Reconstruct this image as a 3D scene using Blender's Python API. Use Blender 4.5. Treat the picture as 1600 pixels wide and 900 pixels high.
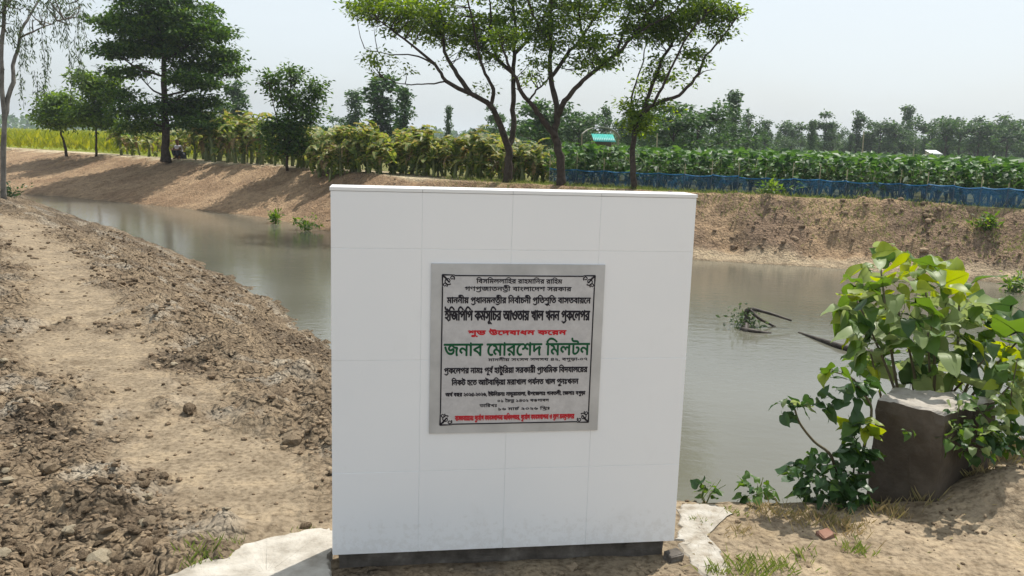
import bpy, bmesh, math, random
import numpy as np
from mathutils import Matrix, Vector

R = math.radians
for o in list(bpy.data.objects):
    bpy.data.objects.remove(o)
scene = bpy.context.scene
C = scene.collection

# ------------------------------------------------------------------ camera
PITCH, ROLL, FPX, EYE = 0.1684, 0.0303, 1350.0, 1.46
F_ = np.array([0, math.cos(PITCH), -math.sin(PITCH)])
R0 = np.array([1.0, 0, 0]); U0 = np.cross(R0, F_)
R_ = R0 * math.cos(ROLL) + U0 * math.sin(ROLL)
U_ = -R0 * math.sin(ROLL) + U0 * math.cos(ROLL)
cam = bpy.data.cameras.new('camera')
cam.sensor_width = 36.0; cam.lens = FPX / 1600 * 36; cam.clip_start = 0.05; cam.clip_end = 6000
co = bpy.data.objects.new('camera', cam); C.objects.link(co)
m = Matrix.Identity(4)
for i in range(3):
    m[i][0] = R_[i]; m[i][1] = U_[i]; m[i][2] = -F_[i]
m[2][3] = EYE
co.matrix_world = m
scene.camera = co

# ------------------------------------------------------------------ world, sun, exposure
SUN_AZ, SUN_EL = math.atan2(0.60, 0.80), R(60)      # azimuth from +Y towards +X
world = bpy.data.worlds.new('World'); scene.world = world; world.use_nodes = True
nt = world.node_tree; nt.nodes.clear()
sky = nt.nodes.new('ShaderNodeTexSky'); sky.sky_type = 'NISHITA'; sky.sun_disc = False
sky.sun_elevation = SUN_EL; sky.sun_rotation = SUN_AZ
sky.altitude = 0; sky.air_density = 1.0; sky.dust_density = 4.0; sky.ozone_density = 1.5
# thin high cloud veil, even over the whole dome
tc = nt.nodes.new('ShaderNodeTexCoord')
mp = nt.nodes.new('ShaderNodeMapping'); mp.inputs['Scale'].default_value = (1.2, 1.2, 4.0)
nz = nt.nodes.new('ShaderNodeTexNoise'); nz.inputs['Scale'].default_value = 1.6; nz.inputs['Detail'].default_value = 5
rp = nt.nodes.new('ShaderNodeMapRange'); rp.inputs['From Min'].default_value = 0.3; rp.inputs['From Max'].default_value = 0.7
rp.inputs['To Min'].default_value = 0.58; rp.inputs['To Max'].default_value = 0.86
mx = nt.nodes.new('ShaderNodeMix'); mx.data_type = 'RGBA'
mx.inputs[7].default_value = (5.1, 5.6, 5.9, 1)
bg = nt.nodes.new('ShaderNodeBackground'); bg.inputs['Strength'].default_value = 0.10
wo = nt.nodes.new('ShaderNodeOutputWorld')
L = nt.links.new
L(tc.outputs['Generated'], mp.inputs['Vector']); L(mp.outputs[0], nz.inputs['Vector']); L(nz.outputs['Fac'], rp.inputs['Value'])
L(rp.outputs[0], mx.inputs[0]); L(sky.outputs[0], mx.inputs[6]); L(mx.outputs[2], bg.inputs['Color']); L(bg.outputs[0], wo.inputs['Surface'])

sl = bpy.data.lights.new('sun', 'SUN'); sl.energy = 3.5; sl.angle = R(0.6); sl.color = (1.0, 0.95, 0.87)
so = bpy.data.objects.new('sun', sl); C.objects.link(so)
sd = Vector((math.sin(SUN_AZ) * math.cos(SUN_EL), math.cos(SUN_AZ) * math.cos(SUN_EL), math.sin(SUN_EL)))
so.rotation_euler = sd.to_track_quat('Z', 'Y').to_euler()
so.location = (0, 0, 30)

vs = scene.view_settings
vs.view_transform = 'Standard'; vs.look = 'None'; vs.gamma = 1; vs.use_curve_mapping = False
vs.exposure = 0.75
scene.render.engine = 'CYCLES'
scene.cycles.use_denoising = True
scene.cycles.max_bounces = 6
scene.cycles.transparent_max_bounces = 8
scene.cycles.volume_bounces = 0

# ------------------------------------------------------------------ helpers
rng = np.random.default_rng(7)
random.seed(7)

def ray(px, py):
    return F_ + R_ * (px - 800) / FPX + U_ * (450 - py) / FPX
def onz(px, py, z):                     # where the sight line meets height z (used to survey the place)
    d = ray(px, py); t = (z - EYE) / d[2]
    return np.array([0, 0, EYE]) + d * t
def onY(px, py, Y):
    d = ray(px, py)
    return np.array([0, 0, EYE]) + d * (Y / d[1])

def tag(o, label=None, cat=None, group=None, kind=None):
    if label: o['label'] = label
    if cat: o['category'] = cat
    if group: o['group'] = group
    if kind: o['kind'] = kind
    return o
def link(name, data, parent=None):
    o = bpy.data.objects.new(name, data); C.objects.link(o)
    if parent is not None: o.parent = parent
    return o
def empty(name, loc=(0, 0, 0), rz=0):
    o = bpy.data.objects.new(name, None); C.objects.link(o)
    o.empty_display_size = 0.1
    o.location = [float(v) for v in loc]; o.rotation_euler = (0, 0, rz)
    return o

class MB:
    """collects vertices and faces, builds one mesh"""
    def __init__(s): s.v = []; s.f = []; s.n = 0
    def add(s, V, F):
        V = np.asarray(V, float).reshape(-1, 3)
        s.v.append(V)
        if isinstance(F, np.ndarray): s.f += (F + s.n).tolist()
        else: s.f += [[i + s.n for i in f] for f in F]
        s.n += len(V); return s
    def box(s, x0, x1, y0, y1, z0, z1):
        V = [(x0,y0,z0),(x1,y0,z0),(x1,y1,z0),(x0,y1,z0),(x0,y0,z1),(x1,y0,z1),(x1,y1,z1),(x0,y1,z1)]
        return s.add(V, [(3,2,1,0),(4,5,6,7),(0,1,5,4),(1,2,6,5),(2,3,7,6),(3,0,4,7)])
    def tube(s, pts, rad, n=6, cap=True):
        P = np.asarray(pts, float); k = len(P)
        rad = np.full(k, rad) if np.isscalar(rad) else np.asarray(rad, float)
        T = np.gradient(P, axis=0); T /= np.linalg.norm(T, axis=1)[:, None] + 1e-9
        ref = np.array([1., 0, 0]) if abs(T[0][0]) < .8 else np.array([0, 1., 0])
        A = np.cross(T, ref); A /= np.linalg.norm(A, axis=1)[:, None] + 1e-9
        B = np.cross(T, A)
        th = np.arange(n) * 2 * math.pi / n
        V = P[:, None] + rad[:, None, None] * (np.cos(th)[None, :, None] * A[:, None] + np.sin(th)[None, :, None] * B[:, None])
        i = np.arange(k - 1)[:, None] * n; j = np.arange(n)[None]; j2 = (j + 1) % n
        Fq = np.stack([i + j, i + j2, i + n + j2, i + n + j], -1).reshape(-1, 4)
        F = Fq.tolist()
        if cap: F += [list(range(n))[::-1], [(k - 1) * n + q for q in range(n)]]
        return s.add(V.reshape(-1, 3), F)
    def mesh(s, name, mat, smooth=False):
        me = bpy.data.meshes.new(name)
        V = np.concatenate(s.v) if s.v else np.zeros((0, 3))
        me.from_pydata(V.tolist(), [], s.f)
        if mat: me.materials.append(mat)
        if smooth: me.polygons.foreach_set('use_smooth', np.ones(len(me.polygons), bool))
        me.update(); return me
    def build(s, name, mat, parent=None, smooth=False):
        return link(name, s.mesh(name, mat, smooth), parent)

def unit(a): return a / (np.linalg.norm(a, axis=-1, keepdims=True) + 1e-9)
def leaves(mb, P, D, N, Ln, W, fold=.15):
    """folded rhombic leaf blades at P along D"""
    D = unit(D); S = unit(np.cross(D, N)); N = np.cross(S, D)
    Ln = np.broadcast_to(Ln, len(P))[:, None]; W = np.broadcast_to(W, len(P))[:, None]
    v = np.stack([P, P + D * Ln * .45 + S * W * .5 + N * W * fold, P + D * Ln, P + D * Ln * .45 - S * W * .5 + N * W * fold], 1)
    F = np.arange(len(P) * 4).reshape(-1, 4)
    mb.add(v.reshape(-1, 3), F)

# value noise on arrays
_T = np.random.default_rng(3).random((256, 256))
def vnoise(x, y):
    xi = np.floor(x).astype(int); yi = np.floor(y).astype(int); fx = x - xi; fy = y - yi
    fx = fx * fx * (3 - 2 * fx); fy = fy * fy * (3 - 2 * fy)
    a = _T[xi & 255, yi & 255]; b = _T[(xi + 1) & 255, yi & 255]; c = _T[xi & 255, (yi + 1) & 255]; d = _T[(xi + 1) & 255, (yi + 1) & 255]
    return (a * (1 - fx) + b * fx) * (1 - fy) + (c * (1 - fx) + d * fx) * fy
def fbm(x, y, o=4, s=1.0):
    r = np.zeros(np.broadcast(x, y).shape); a = .5
    for k in range(o):
        r += a * vnoise(x * s + 17.3 * k, y * s - 9.1 * k); a *= .5; s *= 2.03
    return r / (1 - .5 ** o)
_J = np.random.default_rng(5).random((256, 256, 3))
def clods(x, y, s):
    """rounded lumps: one dome of random height per jittered cell"""
    x = x * s; y = y * s; xi = np.floor(x).astype(int); yi = np.floor(y).astype(int); best = np.zeros(x.shape)
    for dx in (-1, 0, 1):
        for dy in (-1, 0, 1):
            j = _J[(xi + dx) & 255, (yi + dy) & 255]
            d2 = ((x - xi - dx - j[..., 0]) ** 2 + (y - yi - dy - j[..., 1]) ** 2) / (.25 + .6 * j[..., 2]) ** 2
            best = np.maximum(best, np.sqrt(np.clip(1 - d2, 0, 1)) * (.25 + .75 * j[..., 2]))
    return best
def ss(a, b, x):
    t = np.clip((x - a) / (b - a), 0, 1); return t * t * (3 - 2 * t)

# ------------------------------------------------------------------ materials
def new_mat(name):
    mt = bpy.data.materials.new(name); mt.use_nodes = True
    n = mt.node_tree; n.nodes.clear()
    out = n.nodes.new('ShaderNodeOutputMaterial'); b = n.nodes.new('ShaderNodeBsdfPrincipled')
    n.links.new(b.outputs[0], out.inputs['Surface'])
    return mt, n, b, out
def noise(n, scale, detail=4, rough=.55, coord='Object', dist=0):
    t = n.nodes.new('ShaderNodeTexCoord'); z = n.nodes.new('ShaderNodeTexNoise')
    z.inputs['Scale'].default_value = scale; z.inputs['Detail'].default_value = detail; z.inputs['Roughness'].default_value = rough
    z.inputs['Distortion'].default_value = dist
    n.links.new(t.outputs[coord], z.inputs['Vector']); return z
def ramp(n, src, stops):
    r = n.nodes.new('ShaderNodeValToRGB'); e = r.color_ramp.elements
    while len(e) < len(stops): e.new(.5)
    for k, (p, c) in enumerate(stops):
        e[k].position = p; e[k].color = (*c, 1)
    n.links.new(src, r.inputs[0]); return r
def bump(n, src, b, strength=.4, dist=.02):
    q = n.nodes.new('ShaderNodeBump'); q.inputs['Strength'].default_value = strength; q.inputs['Distance'].default_value = dist
    n.links.new(src, q.inputs['Height']); n.links.new(q.outputs[0], b.inputs['Normal']); return q
def simple(name, stops, scale=6, rough=.8, bs=.4, bd=.01, bscale=None, spec=.3, metallic=0, detail=5):
    mt, n, b, _ = new_mat(name)
    z = noise(n, scale, detail); r = ramp(n, z.outputs['Fac'], stops)
    n.links.new(r.outputs[0], b.inputs['Base Color'])
    b.inputs['Roughness'].default_value = rough; b.inputs['Specular IOR Level'].default_value = spec; b.inputs['Metallic'].default_value = metallic
    if bs:
        z2 = noise(n, bscale or scale * 4, 6); bump(n, z2.outputs['Fac'], b, bs, bd)
    return mt
def leaf_mat(name, stops, transl=.4, rough=.5, spec=.35):
    mt, n, b, out = new_mat(name)
    g = n.nodes.new('ShaderNodeNewGeometry')
    r = ramp(n, g.outputs['Random Per Island'], stops)
    n.links.new(r.outputs[0], b.inputs['Base Color'])
    b.inputs['Roughness'].default_value = rough; b.inputs['Specular IOR Level'].default_value = spec
    t = n.nodes.new('ShaderNodeBsdfTranslucent')
    hs = n.nodes.new('ShaderNodeHueSaturation'); hs.inputs['Hue'].default_value = .475; hs.inputs['Saturation'].default_value = 1.15; hs.inputs['Value'].default_value = 1.6
    n.links.new(r.outputs[0], hs.inputs['Color']); n.links.new(hs.outputs[0], t.inputs['Color'])
    mixs = n.nodes.new('ShaderNodeMixShader'); mixs.inputs[0].default_value = transl
    n.links.new(b.outputs[0], mixs.inputs[1]); n.links.new(t.outputs[0], mixs.inputs[2]); n.links.new(mixs.outputs[0], out.inputs['Surface'])
    return mt

M = {}
# soil: colour of the earth from the survey attribute, broken up by grain
mt, n, b, _ = new_mat('soil'); M['soil'] = mt
at = n.nodes.new('ShaderNodeAttribute'); at.attribute_name = 'earth'
z1 = noise(n, 5.0, 6, .65); z2 = noise(n, 38.0, 4, .6)
r1 = ramp(n, z1.outputs['Fac'], [(.3, (.62, .6, .58)), (.5, (.95, .95, .95)), (.72, (1.3, 1.28, 1.22))])
r2 = ramp(n, z2.outputs['Fac'], [(.3, (.5, .47, .45)), (.5, (1, 1, 1)), (.75, (1.3, 1.3, 1.3))])
def mul(n, a, c):
    q = n.nodes.new('ShaderNodeMix'); q.data_type = 'RGBA'; q.blend_type = 'MULTIPLY'; q.inputs[0].default_value = 1
    n.links.new(a, q.inputs[6]); n.links.new(c, q.inputs[7]); return q.outputs[2]
n.links.new(mul(n, mul(n, at.outputs['Color'], r1.outputs[0]), r2.outputs[0]), b.inputs['Base Color'])
b.inputs['Roughness'].default_value = .95; b.inputs['Specular IOR Level'].default_value = .12
zb = noise(n, 22, 8, .7); bp = bump(n, zb.outputs['Fac'], b, .6, .03)
ar = n.nodes.new('ShaderNodeAttribute'); ar.attribute_name = 'rough'
tcv = n.nodes.new('ShaderNodeTexCoord'); wz = noise(n, 9, 3); av = n.nodes.new('ShaderNodeVectorMath'); av.operation = 'MULTIPLY_ADD'
av.inputs[1].default_value = (.09, .09, .09); n.links.new(wz.outputs['Color'], av.inputs[0]); n.links.new(tcv.outputs['Object'], av.inputs[2])
prev = bp
for sc_, ds in ((13, .05), (34, .022)):
    vo = n.nodes.new('ShaderNodeTexVoronoi'); vo.inputs['Scale'].default_value = sc_; n.links.new(av.outputs[0], vo.inputs['Vector'])
    b2 = n.nodes.new('ShaderNodeBump'); b2.invert = True; b2.inputs['Distance'].default_value = ds
    n.links.new(ar.outputs['Fac'], b2.inputs['Strength']); n.links.new(vo.outputs['Distance'], b2.inputs['Height'])
    n.links.new(prev.outputs[0], b2.inputs['Normal']); prev = b2
n.links.new(prev.outputs[0], b.inputs['Normal'])

M['clod'] = simple('clod', [(.3, (.09, .066, .044)), (.5, (.19, .14, .092)), (.7, (.31, .24, .16))], 7, .95, .8, .02, 30, .1)
M['clod_far'] = simple('clod_far', [(.3, (.10, .072, .05)), (.5, (.23, .165, .11)), (.7, (.38, .285, .19))], 2.5, .95, .8, .03, 9, .1)
M['clod_pale'] = simple('clod_pale', [(.3, (.29, .24, .165)), (.7, (.42, .36, .26))], 14, .95, .7, .012, 50, .1)
M['clod_grey'] = simple('clod_grey', [(.3, (.16, .12, .08)), (.7, (.30, .235, .16))], 14, .95, .7, .012, 50, .1)
M['concrete'] = simple('concrete', [(.3, (.24, .215, .175)), (.5, (.37, .34, .29)), (.72, (.48, .45, .395))], 11, .9, .8, .008, 45, .2, 0, 8)
M['block_top_sunlit'] = simple('block_top_sunlit', [(.25, (.2, .18, .15)), (.5, (.34, .31, .27)), (.75, (.44, .41, .36))], 9, .92, .8, .012, 30, .15)  # stump top: sunlight painted in as a paler concrete
M['concrete_shaded'] = simple('concrete_shaded', [(.25, (.035, .027, .02)), (.5, (.075, .06, .045)), (.75, (.14, .115, .09))], 4.5, .92, .8, .012, 26, .15)  # stump sides: shade painted in as a near-black concrete
M['plinth'] = simple('plinth', [(.25, (.05, .043, .036)), (.55, (.13, .115, .10)), (.8, (.27, .245, .21))], 14, .92, .7, .006, 60, .15)
M['brick'] = simple('brick', [(.3, (.22, .075, .045)), (.7, (.4, .16, .1))], 12, .9, .6, .005, 60, .15)
M['brick_dull'] = simple('brick_dull', [(.3, (.2, .10, .07)), (.7, (.31, .19, .14))], 12, .9, .6, .005, 60, .15)
M['mortar'] = simple('mortar', [(.3, (.22, .185, .14)), (.5, (.34, .31, .26)), (.7, (.43, .405, .36))], 16, .92, .9, .01, 50, .15, 0, 8)
M['grout'] = simple('grout', [(.3, (.76, .77, .78)), (.7, (.84, .85, .85))], 30, .7, .1, .001)
M['bark'] = simple('bark', [(.3, (.03, .023, .018)), (.7, (.085, .066, .052))], 9, .9, .8, .02, 24, .15)
M['bark_pale'] = simple('bark_pale', [(.3, (.09, .082, .07)), (.7, (.24, .225, .2))], 6, .85, .5, .01, 24, .2)
M['stem_green'] = simple('stem_green', [(.3, (.10, .13, .045)), (.7, (.2, .22, .09))], 12, .6, .3, .004)
M['stem_brown'] = simple('stem_brown', [(.3, (.07, .06, .035)), (.7, (.15, .13, .08))], 20, .7, .4, .003)
M['bamboo'] = simple('bamboo', [(.3, (.3, .25, .15)), (.7, (.46, .4, .27))], 12, .7, .3, .004)
M['drift'] = simple('drift', [(.3, (.02, .016, .013)), (.7, (.07, .055, .042))], 12, .6, .5, .006)
M['white_sheet'] = simple('white_sheet', [(.3, (.7, .71, .72)), (.7, (.8, .8, .8))], 3, .5, 0)
M['turq_sheet'] = simple('turq_sheet', [(.3, (.025, .28, .25)), (.7, (.05, .38, .33))], 3, .45, 0)
M['pale_thatch'] = simple('pale_thatch', [(.3, (.3, .29, .24)), (.7, (.5, .48, .4))], 6, .9, .3)
M['plank'] = simple('plank', [(.3, (.11, .08, .055)), (.7, (.2, .155, .11))], 6, .85, .3)
M['skin'] = simple('skin', [(.3, (.16, .085, .05)), (.7, (.2, .11, .07))], 6, .6, 0)
M['hair'] = simple('hair', [(.3, (.012, .01, .009)), (.7, (.02, .017, .015))], 30, .6, 0)
M['shirt'] = simple('shirt', [(.3, (.55, .54, .62)), (.7, (.66, .65, .72))], 10, .9, .2)
M['cloth_dark'] = simple('cloth_dark', [(.3, (.03, .035, .05)), (.7, (.06, .065, .085))], 10, .9, .2)
# glazed tile
mt, n, b, _ = new_mat('tile'); M['tile'] = mt
z = noise(n, 2.2, 4, .5, 'Object'); r = ramp(n, z.outputs['Fac'], [(.3, (.84, .85, .86)), (.7, (.88, .885, .89))])
n.links.new(r.outputs[0], b.inputs['Base Color'])
b.inputs['Roughness'].default_value = .22; b.inputs['Specular IOR Level'].default_value = .5
# dried mud splashes low on the tiles, faint cement smears
tz_ = n.nodes.new('ShaderNodeTexCoord'); sx_ = n.nodes.new('ShaderNodeSeparateXYZ'); n.links.new(tz_.outputs['Object'], sx_.inputs[0])
mr = n.nodes.new('ShaderNodeMapRange'); mr.inputs['From Min'].default_value = .05; mr.inputs['From Max'].default_value = .26; mr.inputs['To Min'].default_value = .5; mr.inputs['To Max'].default_value = .26
n.links.new(sx_.outputs['Z'], mr.inputs['Value'])
sp_ = noise(n, 34, 6, .7); ad = n.nodes.new('ShaderNodeMath'); ad.operation = 'ADD'; n.links.new(mr.outputs[0], ad.inputs[0]); n.links.new(sp_.outputs['Fac'], ad.inputs[1])
rs = ramp(n, ad.outputs[0], [(.9, (0, 0, 0)), (1.0, (.12, .12, .12))]); 
sm = noise(n, 3.2, 7, .65, 'Object', .6); rs2 = ramp(n, sm.outputs['Fac'], [(.60, (0, 0, 0)), (.78, (.22, .22, .22))])
m1 = n.nodes.new('ShaderNodeMix'); m1.data_type = 'RGBA'; n.links.new(rs2.outputs[0], m1.inputs[0]); n.links.new(r.outputs[0], m1.inputs[6]); m1.inputs[7].default_value = (.62, .61, .58, 1)
m2 = n.nodes.new('ShaderNodeMix'); m2.data_type = 'RGBA'; n.links.new(rs.outputs[0], m2.inputs[0]); n.links.new(m1.outputs[2], m2.inputs[6]); m2.inputs[7].default_value = (.38, .32, .24, 1)
n.links.new(m2.outputs[2], b.inputs['Base Color'])
zb = noise(n, 7, 2); bump(n, zb.outputs['Fac'], b, .06, .004)
mt, n, b, _ = new_mat('cap_tile'); M['cap'] = mt
b.inputs['Base Color'].default_value = (.8, .8, .79, 1); b.inputs['Roughness'].default_value = .3
# printed steel sheet
mt, n, b, _ = new_mat('steel'); M['steel'] = mt
z = noise(n, 6, 6, .6); r = ramp(n, z.outputs['Fac'], [(.3, (.40, .41, .42)), (.7, (.58, .59, .60))])
n.links.new(r.outputs[0], b.inputs['Base Color']); b.inputs['Metallic'].default_value = .3; b.inputs['Roughness'].default_value = .38
z = noise(n, 60, 3); bump(n, z.outputs['Fac'], b, .08, .002)
mt, n, b, _ = new_mat('plaque_face'); M['face'] = mt
z = noise(n, 26, 8, .8); r = ramp(n, z.outputs['Fac'], [(.3, (.44, .44, .455)), (.7, (.60, .60, .615))])
n.links.new(r.outputs[0], b.inputs['Base Color']); b.inputs['Metallic'].default_value = .25; b.inputs['Roughness'].default_value = .4
def ink(name, c):
    mt, n, b, _ = new_mat(name); b.inputs['Base Color'].default_value = (*c, 1); b.inputs['Roughness'].default_value = .5
    b.inputs['Specular IOR Level'].default_value = .2; return mt
M['ink_black'] = ink('ink_black', (.02, .018, .025)); M['ink_red'] = ink('ink_red', (.5, .02, .03)); M['ink_green'] = ink('ink_green', (.008, .085, .035))
# leaves
M['lf_rain'] = leaf_mat('lf_rain', [(0, (.04, .09, .012)), (.5, (.095, .175, .022)), (1, (.19, .28, .04))], .58)
M['lf_dark'] = leaf_mat('lf_dark', [(0, (.02, .06, .012)), (.6, (.048, .11, .018)), (1, (.10, .18, .03))], .45)
M['lf_mid'] = leaf_mat('lf_mid', [(0, (.045, .095, .018)), (.6, (.09, .17, .028)), (1, (.16, .26, .045))], .5)
M['lf_euc'] = leaf_mat('lf_euc', [(0, (.035, .06, .03)), (.6, (.06, .1, .04)), (1, (.1, .15, .06))], .35)
M['lf_far'] = leaf_mat('lf_far', [(0, (.02, .055, .018)), (.6, (.04, .10, .026)), (1, (.08, .155, .038))], .38)
M['lf_banana'] = leaf_mat('lf_banana', [(0, (.05, .09, .02)), (.45, (.12, .185, .04)), (.8, (.24, .29, .065)), (1, (.3, .26, .1))], .42)
M['lf_banana_dry'] = leaf_mat('lf_banana_dry', [(0, (.14, .10, .045)), (1, (.26, .2, .09))], .3)
M['lf_crop'] = leaf_mat('lf_crop', [(0, (.018, .055, .014)), (.6, (.045, .12, .026)), (1, (.1, .2, .05))], .35)
M['lf_shrub'] = leaf_mat('lf_shrub', [(0, (.05, .115, .02)), (1, (.09, .17, .03))], .42, .45, .4)
M['lf_pale'] = leaf_mat('lf_pale', [(0, (.17, .24, .09)), (1, (.24, .31, .13))], .4, .5, .4)
M['lf_yellow'] = leaf_mat('lf_yellow', [(0, (.15, .24, .025)), (1, (.26, .32, .03))], .5, .45, .4)
M['lf_deep'] = leaf_mat('lf_deep', [(0, (.02, .06, .018)), (1, (.045, .1, .026))], .32, .4, .4)
M['grass'] = leaf_mat('grass', [(0, (.08, .13, .03)), (.6, (.14, .2, .05)), (1, (.24, .26, .09))], .4)
M['grass_dry'] = leaf_mat('grass_dry', [(0, (.22, .18, .085)), (.7, (.36, .3, .15)), (1, (.16, .17, .05))], .3)
M['field'] = leaf_mat('field', [(0, (.16, .21, .028)), (.6, (.24, .28, .035)), (1, (.34, .36, .05))], .4)
# netting
mt, n, b, out = new_mat('net'); M['net'] = mt
z = noise(n, 2.5, 4); r = ramp(n, z.outputs['Fac'], [(.3, (.012, .05, .11)), (.7, (.026, .115, .24))])
n.links.new(r.outputs[0], b.inputs['Base Color']); b.inputs['Roughness'].default_value = .6
tr = n.nodes.new('ShaderNodeBsdfTransparent'); tl = n.nodes.new('ShaderNodeBsdfTranslucent'); n.links.new(r.outputs[0], tl.inputs['Color'])
a1 = n.nodes.new('ShaderNodeMixShader'); a1.inputs[0].default_value = .35; a2 = n.nodes.new('ShaderNodeMixShader'); a2.inputs[0].default_value = .34
n.links.new(b.outputs[0], a1.inputs[1]); n.links.new(tl.outputs[0], a1.inputs[2]); n.links.new(a1.outputs[0], a2.inputs[1]); n.links.new(tr.outputs[0], a2.inputs[2])
n.links.new(a2.outputs[0], out.inputs['Surface'])
M['hem'] = simple('hem', [(.3, (.01, .09, .22)), (.7, (.03, .2, .42))], 3, .6, 0)
# muddy water
mt, n, b, _ = new_mat('water'); M['water'] = mt
z = noise(n, .35, 3); r = ramp(n, z.outputs['Fac'], [(.3, (.10, .096, .072)), (.7, (.125, .122, .096))])
n.links.new(r.outputs[0], b.inputs['Base Color']); b.inputs['Roughness'].default_value = .07; b.inputs['IOR'].default_value = 1.33
tcw = n.nodes.new('ShaderNodeTexCoord'); mpw = n.nodes.new('ShaderNodeMapping'); mpw.inputs['Scale'].default_value = (1.0, 1.7, 1)
zw = n.nodes.new('ShaderNodeTexNoise'); zw.inputs['Scale'].default_value = 4.5; zw.inputs['Detail'].default_value = 5; zw.inputs['Roughness'].default_value = .6
n.links.new(tcw.outputs['Object'], mpw.inputs['Vector']); n.links.new(mpw.outputs[0], zw.inputs['Vector'])
bump(n, zw.outputs['Fac'], b, .09, .05)

# ------------------------------------------------------------------ the lie of the land
WATER = -1.2
NEAR = np.array([(-1600, 420), (-60, 52), (-30, 36), (-18.4, 28.5), (-12.75, 24.4), (-9.7, 21.6), (-6.6, 17.6), (-4.1, 13.7), (-2.3, 10.6), (-1.0, 7.5), (.1, 5.2),
                 (.45, 4.35), (.8, 4.0), (1.5, 4.02), (2.2, 4.6), (4, 5.4), (12, 8), (60, 12), (1600, 40)], float)
FAR = np.array([(-1600, 430), (-60, 58), (-30, 40.5), (-19.9, 34.5), (-17.4, 33.5), (-11.7, 30.2), (-8.4, 28), (-5.2, 24.2), (0, 22), (4.35, 20.5), (7.5, 19.6), (9.2, 19.2),
                (10.5, 18.2), (14, 16.5), (60, 20), (1600, 60)], float)
def pdist(PL, x, y):
    d = np.full(x.shape, 1e9)
    for (ax, ay), (bx, by) in zip(PL[:-1], PL[1:]):
        t = np.clip(((x - ax) * (bx - ax) + (y - ay) * (by - ay)) / ((bx - ax) ** 2 + (by - ay) ** 2), 0, 1)
        d = np.minimum(d, np.hypot(x - ax - t * (bx - ax), y - ay - t * (by - ay)))
    return d
PATH = np.array([onz(*q, 0)[:2] for q in [(20, 345), (70, 400), (120, 480), (165, 570), (235, 650), (330, 735), (420, 815), (470, 850)]])
def land(x, y):
    x = np.asarray(x, float); y = np.asarray(y, float)
    w1 = (fbm(x, y, 3, .8) - .5) * .5
    dn = pdist(NEAR, x, y) + 0; sn = np.where(y < np.interp(x, NEAR[:, 0], NEAR[:, 1]), dn, -dn)
    df = pdist(FAR, x, y); sf = np.where(y > np.interp(x, FAR[:, 0], FAR[:, 1]), df, -df)
    far_side = sf > sn
    # near bank
    wob = w1 * ss(4.5, 8, y)
    slope = np.interp(y, [3.2, 4.5, 8, 11], [2.4, 1.25, .6, .42])
    slope = np.where(x > .3, np.maximum(slope, 2.6), slope)
    a = WATER + slope * (sn + wob)
    k = .12
    top = -.012 * np.clip(x + 3, -9, 0) + .035 * ss(1.9, 3.0, x) + .17 * np.exp(-(((x - 2.12) / .27) ** 2 + ((y - 3.42) / .22) ** 2))
    zn = -k * np.log(np.exp(-np.clip(a, -5, 3) / k) + np.exp(-top / k)) + k * .0
    zn = np.where(sn + wob > 0, zn, WATER + .35 * np.clip(sn + wob, -3, 0))
    # far bank
    w = np.interp(x, [-60, -30, -19, -13, -5, 4, 10], [9, 7, 5.5, 3.9, 3.1, 2.3, 2.1])
    sw = sf + w1 * 1.0
    bank = WATER + np.interp(sw, [-4, 0, .35, .6], [-1.2, 0, .10, .18]) + np.clip((sw - .6) / (w - .6), 0, 1) * 1.27
    crest = .25 - .12 * ss(w + 2.0, w + 3.6, sf) + .06 * ss(20, 60, sf)
    zf = np.where(sw < w, bank, crest)
    zf = np.minimum(zf, crest)
    z = np.where(far_side, zf, zn)
    dp = pdist(PATH, x, y)
    return z, sn, sf, far_side, dp, w
def rough_mask(x, y, dp, sn):
    pw = np.interp(y, [2.5, 6, 14], [.20, .26, .34])
    r = ss(pw * .3, pw * 1.9, dp + (fbm(x, y, 4, 1.6) - .5) * .7 + (fbm(x + 3, y, 3, 7) - .5) * .25)
    return r
def height(x, y):
    x = np.asarray(x, float); y = np.asarray(y, float)
    z, sn, sf, far, dp, w = land(x, y)
    rm = rough_mask(x, y, dp, sn)
    left = ss(-.45, -.95, x) * (~far)
    near_right = ss(-.45, .3, x) * (~far)
    n1 = fbm(x, y, 4, 3.1); n2 = fbm(x + 40, y - 13, 4, 8.5); n3 = 1 - np.abs(2 * fbm(x - 7, y + 21, 4, 5.0) - 1)
    c1 = clods(x, y, 7.0); c2 = clods(x + 3.3, y + 8.1, 15.0)
    fade = ss(26, 14, y)
    z = z + left * ((rm * .85 + .06) * ((n1 - .5) * .13 + (n3 - .7) * .07 + (n2 - .5) * .06 + fade * (.4 + .6 * ss(.4, .6, n1)) * (c1 * .055 + c2 * .045)))
    z = z + near_right * ((n2 - .5) * .022 + (n1 - .5) * .02)
    onb = far * ss(.1, .8, sf) * (1 - ss(w - .3, w + .3, sf))
    clum = .6 + .55 * ss(2.5, 6.5, x)
    z = z + onb * clum * ((fbm(x, y, 4, 1.7) - .5) * .30 + (n3 - .7) * .10 + clods(x, y, 2.6) * .07 + clods(x + 5, y, 5.5) * .06)
    return z
def hz(x, y): return float(height(np.array([x]), np.array([y]))[0])

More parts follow.
